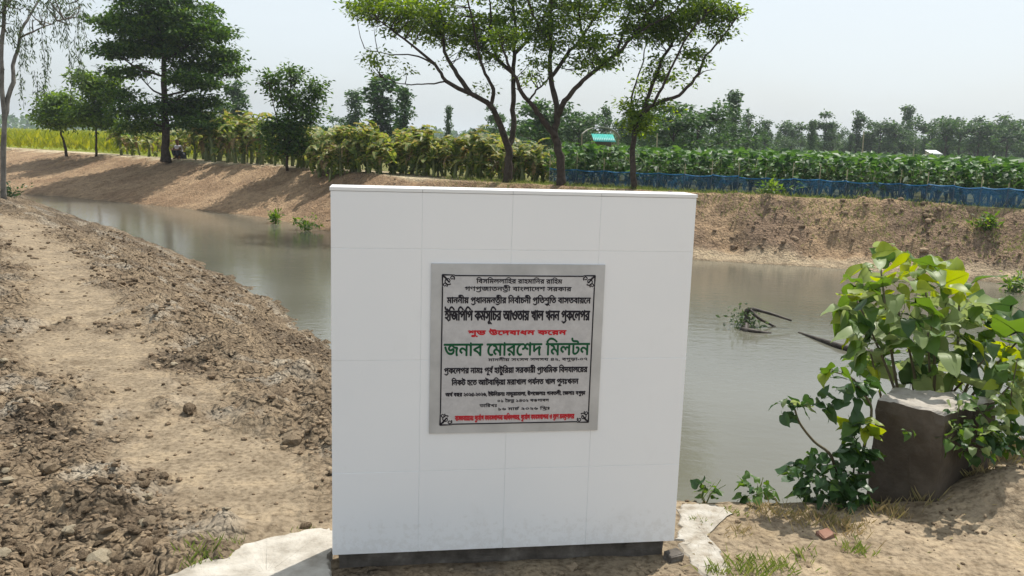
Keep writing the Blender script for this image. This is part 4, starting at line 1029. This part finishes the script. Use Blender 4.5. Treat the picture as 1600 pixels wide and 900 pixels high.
# ------------------------------------------------------------------ sheds, poles
def shed(px, dist, wid, hgt, roofm, label, name, wall=M['plank'], up=0.0):
    d = ray(px, 220); x_ = d[0] / d[1] * dist; g = hz(x_, dist); o = empty(name, (x_, dist, g)); tag(o, label, 'shed')
    for sx in (-1, 1):
        for sy in (0, 1): MB().box(sx * wid * .45 - .04, sx * wid * .45 + .04, sy * 1.2 - .04, sy * 1.2 + .04, -.05, hgt - .05 + .25 * sy).build('post', M['bamboo'], o)
    MB().box(-wid * .44, wid * .44, 1.1, 1.15, 0, hgt).build('wall', wall, o)
    mb = MB(); n_ = 40; V = []
    for j, (yy_, zz_) in enumerate([(-.25, hgt - .1), (1.4, hgt + .3)]):
        for i_ in range(n_ + 1): V.append((-wid / 2 + wid * i_ / n_, yy_, zz_ + .02 * math.sin(i_ * 1.9)))
    mb.add(V, [(i_, i_ + 1, n_ + 2 + i_, n_ + 1 + i_) for i_ in range(n_)]); rf = mb.build('roof', roofm, o, True)
    md = rf.modifiers.new('thickness', 'SOLIDIFY'); md.thickness = .02
    return o
shed(944, 46, 1.15, 1.55, M['turq_sheet'], 'small shed with a turquoise sheet roof behind the crop', 'field_shed')
shed(1465, 92, 1.2, 1.35, M['white_sheet'], 'small shed with a white roof at the far edge of the crop', 'field_shed', M['white_sheet'])
# pale bent cover over the turquoise shed
d = ray(938, 220); x_ = d[0] / d[1] * 48; o = empty('arched_cover', (x_, 48, hz(x_, 48))); tag(o, 'pale arched cover just above the turquoise roof', 'cover')
mb = MB(); V = []; th = np.linspace(.35, math.pi * .95, 14)
for yy_ in (-.3, .8):
    for t in th: V.append((-1.1 * math.cos(t), yy_, 1.5 + .75 * math.sin(t)))
mb.add(V, [(i_, i_ + 1, 14 + i_ + 1, 14 + i_) for i_ in range(13)]); q = mb.build('sheet', M['pale_thatch'], o, True); q.modifiers.new('t', 'SOLIDIFY').thickness = .03
for sx in (-1, 1): MB().tube([(sx * 1.0, .2, -.05), (sx * 1.0, .2, 1.85)], .04, 6).build('post', M['bamboo'], o)
for (px, yb, yt, dist, lab) in [(1350, 262, 205, 34, 'tallest thin bamboo pole standing in the crop'), (1428, 255, 232, 36, 'short bamboo pole standing in the crop left of the white roof'), (1027, 240, 208, 40, 'thin pale pole just right of the rightmost spreading trunk'), (1578, 322, 285, 21.3, 'bamboo stake rising above the netting near the right edge')]:
    a = onY(px, yt, dist); g = hz(a[0], a[1]); mb = MB(); mb.tube([(0, 0, -.1), (.02, 0, (a[2] - g) * .5), (0, 0, a[2] - g)], [.03 * dist / 34, .027 * dist / 34, .02 * dist / 34], 6)
    o = mb.build('bamboo_pole', M['bamboo']); o.location = (a[0], a[1], g); tag(o, lab, 'pole')

# ------------------------------------------------------------------ person squatting on the far path
c = onz(283, 249, .25); px_, py_ = c[0], c[1]
per = empty('person', (px_, py_, hz(px_, py_)), R(-35)); tag(per, 'person squatting on the far path beside the dark tree, pale shirt and dark cloth', 'person')
def skin_fig(name, verts, edges, rad, mat, parent, root=0):
    me = bpy.data.meshes.new(name); me.from_pydata(verts, edges, []); me.materials.append(mat)
    o = link(name, me, parent); sk = o.modifiers.new('skin', 'SKIN')
    for v, q in zip(me.skin_vertices[0].data, rad): v.radius = (q, q)
    me.skin_vertices[0].data[root].use_root = True
    sk.use_smooth_shade = True
    su = o.modifiers.new('sub', 'SUBSURF'); su.levels = su.render_levels = 1; return o
V = [(0, 0, .17), (0, -.06, .32), (0, -.12, .50), (0, -.14, .60), (0, -.16, .66), (0, -.18, .76), (0, -.17, .83),
     (-.10, .02, .17), (-.16, -.30, .40), (-.14, -.16, .06), (-.15, -.30, .025), (.10, .02, .17), (.16, -.30, .40), (.14, -.16, .06), (.15, -.30, .025),
     (-.17, -.12, .55), (-.22, -.25, .40), (-.08, -.40, .42), (.17, -.12, .55), (.22, -.25, .40), (.08, -.40, .42)]
E_ = [(0, 1), (1, 2), (2, 3), (3, 4), (4, 5), (5, 6), (0, 7), (7, 8), (8, 9), (9, 10), (0, 11), (11, 12), (12, 13), (13, 14), (2, 15), (15, 16), (16, 17), (2, 18), (18, 19), (19, 20)]
rd = [.13, .13, .13, .06, .05, .095, .07, .09, .075, .045, .04, .09, .075, .045, .04, .055, .045, .03, .055, .045, .03]
skin_fig('body', V, E_, rd, M['skin'], per)
skin_fig('shirt', [(0, -.03, .24), (0, -.08, .36), (0, -.12, .51), (0, -.13, .57), (-.17, -.12, .55), (-.20, -.19, .47), (.17, -.12, .55), (.20, -.19, .47)], [(0, 1), (1, 2), (2, 3), (2, 4), (4, 5), (2, 6), (6, 7)], [.16, .155, .155, .08, .075, .065, .075, .065], M['shirt'], per)
skin_fig('lungi', [(0, .02, .15), (-.11, .01, .17), (-.17, -.31, .40), (-.15, -.20, .14), (.11, .01, .17), (.17, -.31, .40), (.15, -.20, .14)], [(0, 1), (1, 2), (2, 3), (0, 4), (4, 5), (5, 6)], [.15, .11, .095, .075, .11, .095, .075], M['cloth_dark'], per)
skin_fig('hair', [(0, -.165, .80), (0, -.155, .85)], [(0, 1)], [.098, .075], M['hair'], per)

# ------------------------------------------------------------------ broad leaved shrub, low shrub, creeper
def heart_leaf(seed, mat, narrow=1.0):
    r = np.random.default_rng(seed)
    out = np.array([(0, 0), (-.10, .24), (.06, .42), (.32, .46), (.58, .36), (.82, .18), (1.05, 0)]) * (1, narrow)
    mid = np.array([(0, 0), (.1, 0), (.3, 0), (.5, 0), (.7, 0), (.88, 0), (1.05, 0)])
    cup = r.uniform(-.05, .42); dr = r.uniform(-.05, .6); wv = r.uniform(.03, .10); narrow = r.uniform(.8, 1.1); out = out * (1, narrow) + r.normal(0, .018, out.shape) * ((0, 0),) + np.where(np.arange(7)[:, None] % 6 == 0, 0, r.normal(0, .025, out.shape))
    def P(p, k, s):
        zz = -dr * p[0] ** 2 + cup * abs(p[1]) + wv * math.sin(k * 2.3 + s) * (abs(p[1]) > .05); return (p[0], p[1] * s, zz)
    out = smooth_path(np.column_stack([out, 0 * out[:, 0]]), 2)[:, :2]; K_ = len(out)
    mid = np.column_stack([np.clip(out[:, 0], 0, 1.05), 0 * out[:, 0]]); mid[:3, 0] = (0, .03, .08)
    V = [P(p, k / 2, 1) for k, p in enumerate(mid)] + [P(p, k / 2, 1) for k, p in enumerate(out)] + [P(p, k / 2 + .7, -1) for k, p in enumerate(out)]
    F = []
    for k in range(K_ - 1):
        F.append((k, k + 1, K_ + k + 1, K_ + k)); F.append((k + 1, k, 2 * K_ + k, 2 * K_ + k + 1))
    mb = MB(); mb.add(V, F)
    mb.tube([(q, 0, -dr * q * q + .004) for q in (0, .35, .7, 1.0)], [.014, .011, .008, .003], 3, False)
    mb.tube([(-.42, 0, -.12), (-.2, 0, -.02), (0, 0, 0)], [.016, .014, .012], 3, False)
    return mb.mesh('leaf', mat, True)
HL = {k: [heart_leaf(s + 50 * i, M[k]) for s in range(8)] for i, k in enumerate(('lf_shrub', 'lf_pale', 'lf_yellow', 'lf_deep'))}
def place_leaf(root, P, size, mats, up=1.0, out=None, droop=.3):
    me = random.choice(HL[random.choices(list(mats), list(mats.values()))[0]])
    o = link('leaf', me, root); base = Vector(root.location)
    D = Vector(out) if out is not None else Vector((random.gauss(0, 1), random.gauss(0, 1), 0))
    D = D + Vector((random.gauss(0, .55), random.gauss(0, .55), random.gauss(-droop, .4))); D.normalize()
    N = Vector((random.gauss(0, .55), random.gauss(0, .55), up)); S = N.cross(D).normalized(); N = D.cross(S)
    mm = Matrix((D, S, N)).transposed().to_4x4()
    o.matrix_local = Matrix.Translation(Vector(P) - base) @ mm @ Matrix.Diagonal((size, size * random.uniform(.85, 1.1), size, 1))
    return o
sb = np.array([2.02, 4.02, hz(2.02, 3.85) - .1])
shrub = empty('broad_leaved_shrub', tuple(sb)); tag(shrub, 'bushy shrub with big heart shaped pale and yellow green leaves behind the concrete stump', 'shrub')
random.seed(5)
polyg = [(1330, 430), (1372, 385), (1430, 400), (1478, 405), (1520, 440), (1560, 470), (1600, 480), (1660, 470), (1660, 600), (1560, 620), (1480, 600), (1400, 600), (1350, 590), (1335, 520), (1312, 470)]
def inside(p, poly):
    c_ = False; j = len(poly) - 1
    for i_ in range(len(poly)):
        a, b_ = poly[i_], poly[j]
        if (a[1] > p[1]) != (b_[1] > p[1]) and p[0] < (b_[0] - a[0]) * (p[1] - a[1]) / (b_[1] - a[1]) + a[0]: c_ = not c_
        j = i_
    return c_
st = MB(); tips = []
for (px, py, Y_) in [(1375, 410, 4.1), (1440, 415, 4.3), (1340, 470, 4.0), (1400, 470, 3.95), (1500, 450, 4.2), (1560, 490, 4.3), (1620, 500, 4.3), (1360, 550, 3.9), (1450, 520, 3.95), (1540, 560, 4.0), (1600, 580, 4.1), (1420, 570, 4.2)]:
    t = onY(px, py, Y_); P = smooth_path([sb, sb * .5 + t * .5 + np.array([random.gauss(0, .04), random.gauss(0, .04), .05]), t], 5); st.tube(P - sb, np.linspace(.011, .004, len(P)), 5); tips.append(P)
st.build('stem', M['stem_brown'], shrub, True)
TP = np.concatenate(tips); cnt = 0
while cnt < 296:
    p = (random.uniform(1305, 1660), random.uniform(380, 620))
    if not inside(p, polyg): continue
    P = onY(p[0], p[1], random.uniform(3.8, 4.5)); top = (p[1] < 470)
    j = np.argmin(np.linalg.norm(TP - P, axis=1)); o_ = P - TP[j]
    mats = {'lf_yellow': 4, 'lf_shrub': 3, 'lf_pale': 1.5} if top else {'lf_pale': 6, 'lf_shrub': 3.5, 'lf_deep': 1.2, 'lf_yellow': .8}
    if p[0] > 1540: mats = {'lf_shrub': 5, 'lf_yellow': 2, 'lf_deep': 2}
    lf = place_leaf(shrub, P, random.uniform(.085, .145), mats, .8, unit(o_ + np.array([0, -.05, 0])), .25)
    cnt += 1
for (px, py, Y_, s) in [(1590, 520, 3.7, .2), (1600, 560, 3.8, .17)]:
    P = onY(px, py, Y_); place_leaf(shrub, P, s, {'lf_shrub': 1}, .5, (-.5, -.3, .6), -.1)

lb = np.array([1.36, 3.52, hz(1.36, 3.52) - .03])
low = empty('low_shrub', tuple(lb)); tag(low, 'dark green low shrub with a bare arching twig left of the concrete stump', 'shrub')
st = MB()
def px_stem(pts, Ys, r0, r1, base):
    P = smooth_path([onY(a, c_, y_) for (a, c_), y_ in zip(pts, Ys)], 5); st.tube(P - base, np.linspace(r0, r1, len(P)), 5); return P
S1 = px_stem([(1310, 770), (1300, 715), (1272, 690), (1250, 662), (1242, 640)], [3.52, 3.5, 3.48, 3.45, 3.42], .008, .004, lb)
S2 = px_stem([(1335, 780), (1350, 700), (1362, 640), (1345, 610), (1330, 590), (1300, 580)], [3.54, 3.52, 3.5, 3.5, 3.48, 3.45], .008, .003, lb)
S3 = px_stem([(1320, 780), (1280, 750), (1240, 735)], [3.52, 3.48, 3.45], .006, .002, lb)
S4 = px_stem([(1330, 780), (1335, 720), (1335, 650)], [3.52, 3.5, 3.48], .006, .002, lb)
st.build('stem', M['stem_brown'], low, True)
def scatter(root, cx, cy, rx, ry, n, Ya, Yb, smin, smax, mats, up=.9):
    for _ in range(n):
        while True:
            u, v = random.uniform(-1, 1), random.uniform(-1, 1)
            if u * u + v * v < 1: break
        P = onY(cx + u * rx, cy + v * ry, random.uniform(Ya, Yb)); place_leaf(root, P, random.uniform(smin, smax), mats, up, (u, -.4, -v * .4), .2)
scatter(low, 1235, 632, 22, 20, 14, 3.38, 3.46, .04, .07, {'lf_deep': 2, 'lf_pale': 2})
scatter(low, 1280, 630, 28, 12, 12, 3.38, 3.46, .04, .07, {'lf_deep': 4, 'lf_shrub': 1})
scatter(low, 1303, 580, 16, 8, 4, 3.42, 3.46, .08, .10, {'lf_yellow': 1, 'lf_shrub': 1})
scatter(low, 1338, 603, 30, 22, 18, 3.42, 3.55, .05, .08, {'lf_deep': 4, 'lf_shrub': 1})
scatter(low, 1335, 668, 22, 16, 14, 3.42, 3.5, .06, .09, {'lf_yellow': 2, 'lf_shrub': 2, 'lf_deep': 1})
scatter(low, 1345, 705, 22, 22, 24, 3.42, 3.52, .05, .08, {'lf_deep': 4, 'lf_shrub': 1})
scatter(low, 1285, 745, 60, 38, 110, 3.36, 3.55, .035, .065, {'lf_deep': 6, 'lf_shrub': 1})
scatter(low, 1330, 775, 36, 26, 50, 3.34, 3.5, .035, .06, {'lf_deep': 6, 'lf_shrub': 1})

cb_ = np.array([2.12, 3.62, hz(2.12, 3.62) - .02])
creep = empty('creeper', tuple(cb_)); tag(creep, 'small leaved creeper sprawling over the right side of the concrete stump', 'creeper')
st = MB()
for pts in ([(1560, 700), (1530, 640), (1500, 610)], [(1565, 700), (1500, 660), (1455, 680)], [(1575, 705), (1580, 620), (1590, 560)], [(1560, 705), (1520, 690), (1480, 650)]):
    px_stem(pts, [3.62, 3.52, 3.5], .005, .002, cb_)
st.build('stem', M['stem_brown'], creep, True)
scatter(creep, 1525, 655, 58, 38, 95, 3.4, 3.62, .03, .055, {'lf_shrub': 4, 'lf_pale': 3, 'lf_deep': 2})
scatter(creep, 1582, 600, 28, 45, 55, 3.5, 3.7, .04, .07, {'lf_shrub': 3, 'lf_pale': 3, 'lf_yellow': 2})
scatter(creep, 1580, 680, 40, 30, 60, 3.45, 3.7, .03, .055, {'lf_deep': 3, 'lf_shrub': 3})
scatter(creep, 1520, 690, 50, 26, 60, 3.3, 3.5, .03, .05, {'lf_shrub': 3, 'lf_pale': 2, 'lf_deep': 3})
scatter(creep, 1418, 676, 10, 5, 6, 3.38, 3.42, .02, .03, {'lf_shrub': 1})

for (px, py, lab, sz_, ht) in [(1103, 782, 'small lone sprout at the water edge just right of the monument', .05, .10), (1182, 784, 'leafy sprout at the water edge between the lone sprout and the low shrub', .07, .10)]:
    p = onz(px, py, -.01); b0 = (p[0], p[1], hz(p[0], p[1]) - .01); o = empty('sprout', b0); tag(o, lab, 'sprout')
    st = MB()
    for k in range(4):
        st.tube([(0, 0, 0), (random.gauss(0, .02), random.gauss(0, .02), ht * .5), (random.gauss(0, sz_ * .6), random.gauss(0, sz_ * .6), ht)], [.003, .0025, .0015], 4)
    st.build('stem', M['stem_green'], o)
    for k in range(14 if px < 1150 else 26):
        a = random.uniform(0, 6.28); rr = random.random() ** .5 * sz_
        place_leaf(o, (b0[0] + rr * math.cos(a), b0[1] + rr * math.sin(a), b0[2] + random.uniform(.03, ht)), random.uniform(.03, .055), {'lf_deep': 2, 'lf_shrub': 3}, .8, (math.cos(a), math.sin(a), 0), .1)

# waterside plants on the far bank
for (px, py, rad, lab) in [(480, 357, .45, 'green clump of waterside plants at the far edge left of the monument'), (432, 346, .25, 'smaller green tuft at the far water edge left of the larger clump'), (1583, 452, .4, 'green waterside plant at the far bank on the right edge')]:
    p = onz(px, py, -1.15); bush('waterside_plant', lab, (p[0], p[1], max(hz(p[0], p[1]), WATER - .02)), rad, .35, M['lf_mid'], 150, .16, .06, 'plant', seed=px, stemm=M['stem_green'])
q = CREST(1215); bush('shrub', 'low green shrub on the far bank crest in front of the netting', (q[0], q[1] + .5, hz(q[0], q[1] + .5)), .45, .35, M['lf_mid'], 220, .14, .07, seed=77)
q = CREST(1560); bush('shrub', 'low green shrub on the far bank crest near the right edge', (q[0], q[1] + .2, hz(q[0], q[1] + .2)), .5, .2, M['lf_mid'], 200, .14, .07, seed=78)

# ------------------------------------------------------------------ snag in the water
db = onz(1165, 512, WATER); snag = empty('sunken_branch', tuple(db)); tag(snag, 'dark dead branch with wilted leaves sticking out of the water', 'branch')
def zup(px, py, z): return onz(px, py, z) - db
tb = MB(); tb.tube(smooth_path([zup(1165, 520, WATER - .02), onY(1166, 498, 12.9) - db, onY(1170, 483, 12.9) - db, onY(1200, 489, 12.9) - db, onY(1237, 501, 12.8) - db], 4), np.linspace(.05, .015, 17), 6)
tb.build('bough', M['drift'], snag, True)
tb = MB(); tb.tube(smooth_path([onY(1172, 484, 12.9) - db, onY(1185, 497, 12.8) - db, zup(1212, 511, WATER - .01)], 4), np.linspace(.03, .016, 9), 5); tb.build('twig', M['drift'], snag, True)
tb = MB(); tb.tube(smooth_path([zup(1248, 520, WATER - .005), zup(1285, 532, WATER + .02), zup(1320, 543, WATER + .03), zup(1362, 552, WATER + .02)], 4), np.linspace(.02, .055, 13), 6); tb.build('bough', M['drift'], snag, True)
tb = MB(); tb.tube(smooth_path([zup(1158, 515, WATER), zup(1180, 518, WATER + .015), zup(1205, 521, WATER - .005)], 4), np.linspace(.045, .02, 9), 5); tb.build('twig', M['drift'], snag, True)
cb = MB(); n = 190; c0 = onY(1165, 502, 12.85); r = np.random.default_rng(5)
P = c0 - db + r.normal(0, 1, (n, 3)) * (.13, .13, .11); D = r.normal(size=(n, 3)); D[:, 2] -= .3
leaves(cb, P, D, r.normal(size=(n, 3)), r.uniform(.05, .12, n), .04); cb.build('foliage', M['lf_euc'], snag)

# ------------------------------------------------------------------ grass
def grass(name, spots, mat, label, hgt, seed):
    r = np.random.default_rng(seed); mb = MB()
    for (x_, y_, rad, nblades, hh) in spots:
        x2 = x_ + r.normal(0, rad * .5, nblades); y2 = y_ + r.normal(0, rad * .5, nblades); z2 = height(x2, y2) - .004
        a = r.uniform(0, 6.28, nblades); D = np.column_stack([np.cos(a) * .6, np.sin(a) * .6, r.uniform(.5, 1.3, nblades)])
        leaves(mb, np.column_stack([x2, y2, z2]), D, np.column_stack([np.sin(a), -np.cos(a), 0 * a]), hgt * hh * r.uniform(.5, 1.3, nblades), .004 * hh + .002, 0)
    return tag(mb.build(name, mat), label, 'grass', kind='stuff')
sp = [(*onz(px, py, 0)[:2], rad, nb_, hh) for (px, py, rad, nb_, hh) in [(1170, 890, .10, 160, 1), (1220, 885, .07, 70, .8), (1340, 855, .06, 60, .9), (1255, 870, .05, 40, .8), (1120, 895, .05, 60, .8), (325, 882, .07, 70, .8), (370, 862, .05, 30, .6), (470, 838, .06, 40, .5), (300, 893, .05, 40, .8), (505, 842, .03, 20, .5), (1150, 800, .05, 30, .6), (1090, 812, .04, 24, .5)]]
grass('green_grass', sp, M['grass'], 'thin green grass tufts around the monument foot', .055, 81)
sp = [(*onz(px, py, 0)[:2], rad, nb_, hh) for (px, py, rad, nb_, hh) in [(1500, 735, .10, 160, 1.3), (1560, 715, .12, 200, 1.4), (1590, 690, .12, 200, 1.5), (1470, 765, .06, 80, 1), (1520, 780, .06, 50, .9), (1300, 815, .1, 120, .9), (1390, 805, .08, 110, .9), (1200, 800, .09, 90, .8), (1250, 810, .08, 80, .8), (1330, 830, .07, 60, .8), (1440, 790, .06, 70, .9), (1160, 830, .08, 40, .6)]]
grass('dry_grass', sp, M['grass_dry'], 'dry straw coloured grass round the concrete stump', .07, 82)
# dead leaves and straw littering the sandy ground
r = np.random.default_rng(91); n = 700; lx = r.uniform(.6, 2.7, n); ly = r.uniform(2.5, 3.75, n); kk = r.random(n) < ss(.42, .62, fbm(lx, ly, 3, 2.6)) + .06
lx, ly = lx[kk], ly[kk]; n = len(lx); a = r.uniform(0, 6.28, n); mb = MB()
leaves(mb, np.column_stack([lx, ly, height(lx, ly) + .004]), np.column_stack([np.cos(a), np.sin(a), r.normal(.05, .15, n)]), r.normal(size=(n, 3)) * .25 + (0, 0, 1), r.uniform(.012, .05, n), r.uniform(.004, .014, n))
tag(mb.build('leaf_litter', M['grass_dry']), 'dry leaf litter and straw on the sandy ground at right', 'litter', kind='stuff')
sp = []
for px in np.arange(700, 1640, 5):
    c = CREST(px); k = 1 + random.uniform(-.02, .045); sp.append((c[0] * k, c[1] * k, .5, 26, 2.6))
grass('crest_grass', sp, M['grass'], 'green grass along the far bank crest below the netting', .055, 83)

# ------------------------------------------------------------------ haze
hb = MB().box(-1560, 1560, -65, 1560, -4, 14).build('haze', None)
tag(hb, 'thin pale summer haze', kind='stuff')
hm = bpy.data.materials.new('haze'); hm.use_nodes = True; hn = hm.node_tree; hn.nodes.clear()
ho = hn.nodes.new('ShaderNodeOutputMaterial'); hv = hn.nodes.new('ShaderNodeVolumePrincipled')
hv.inputs['Color'].default_value = (.86, .93, 1, 1); hv.inputs['Density'].default_value = .0005; hv.inputs['Anisotropy'].default_value = .2
hn.links.new(hv.outputs[0], ho.inputs['Volume']); hb.data.materials.append(hm)
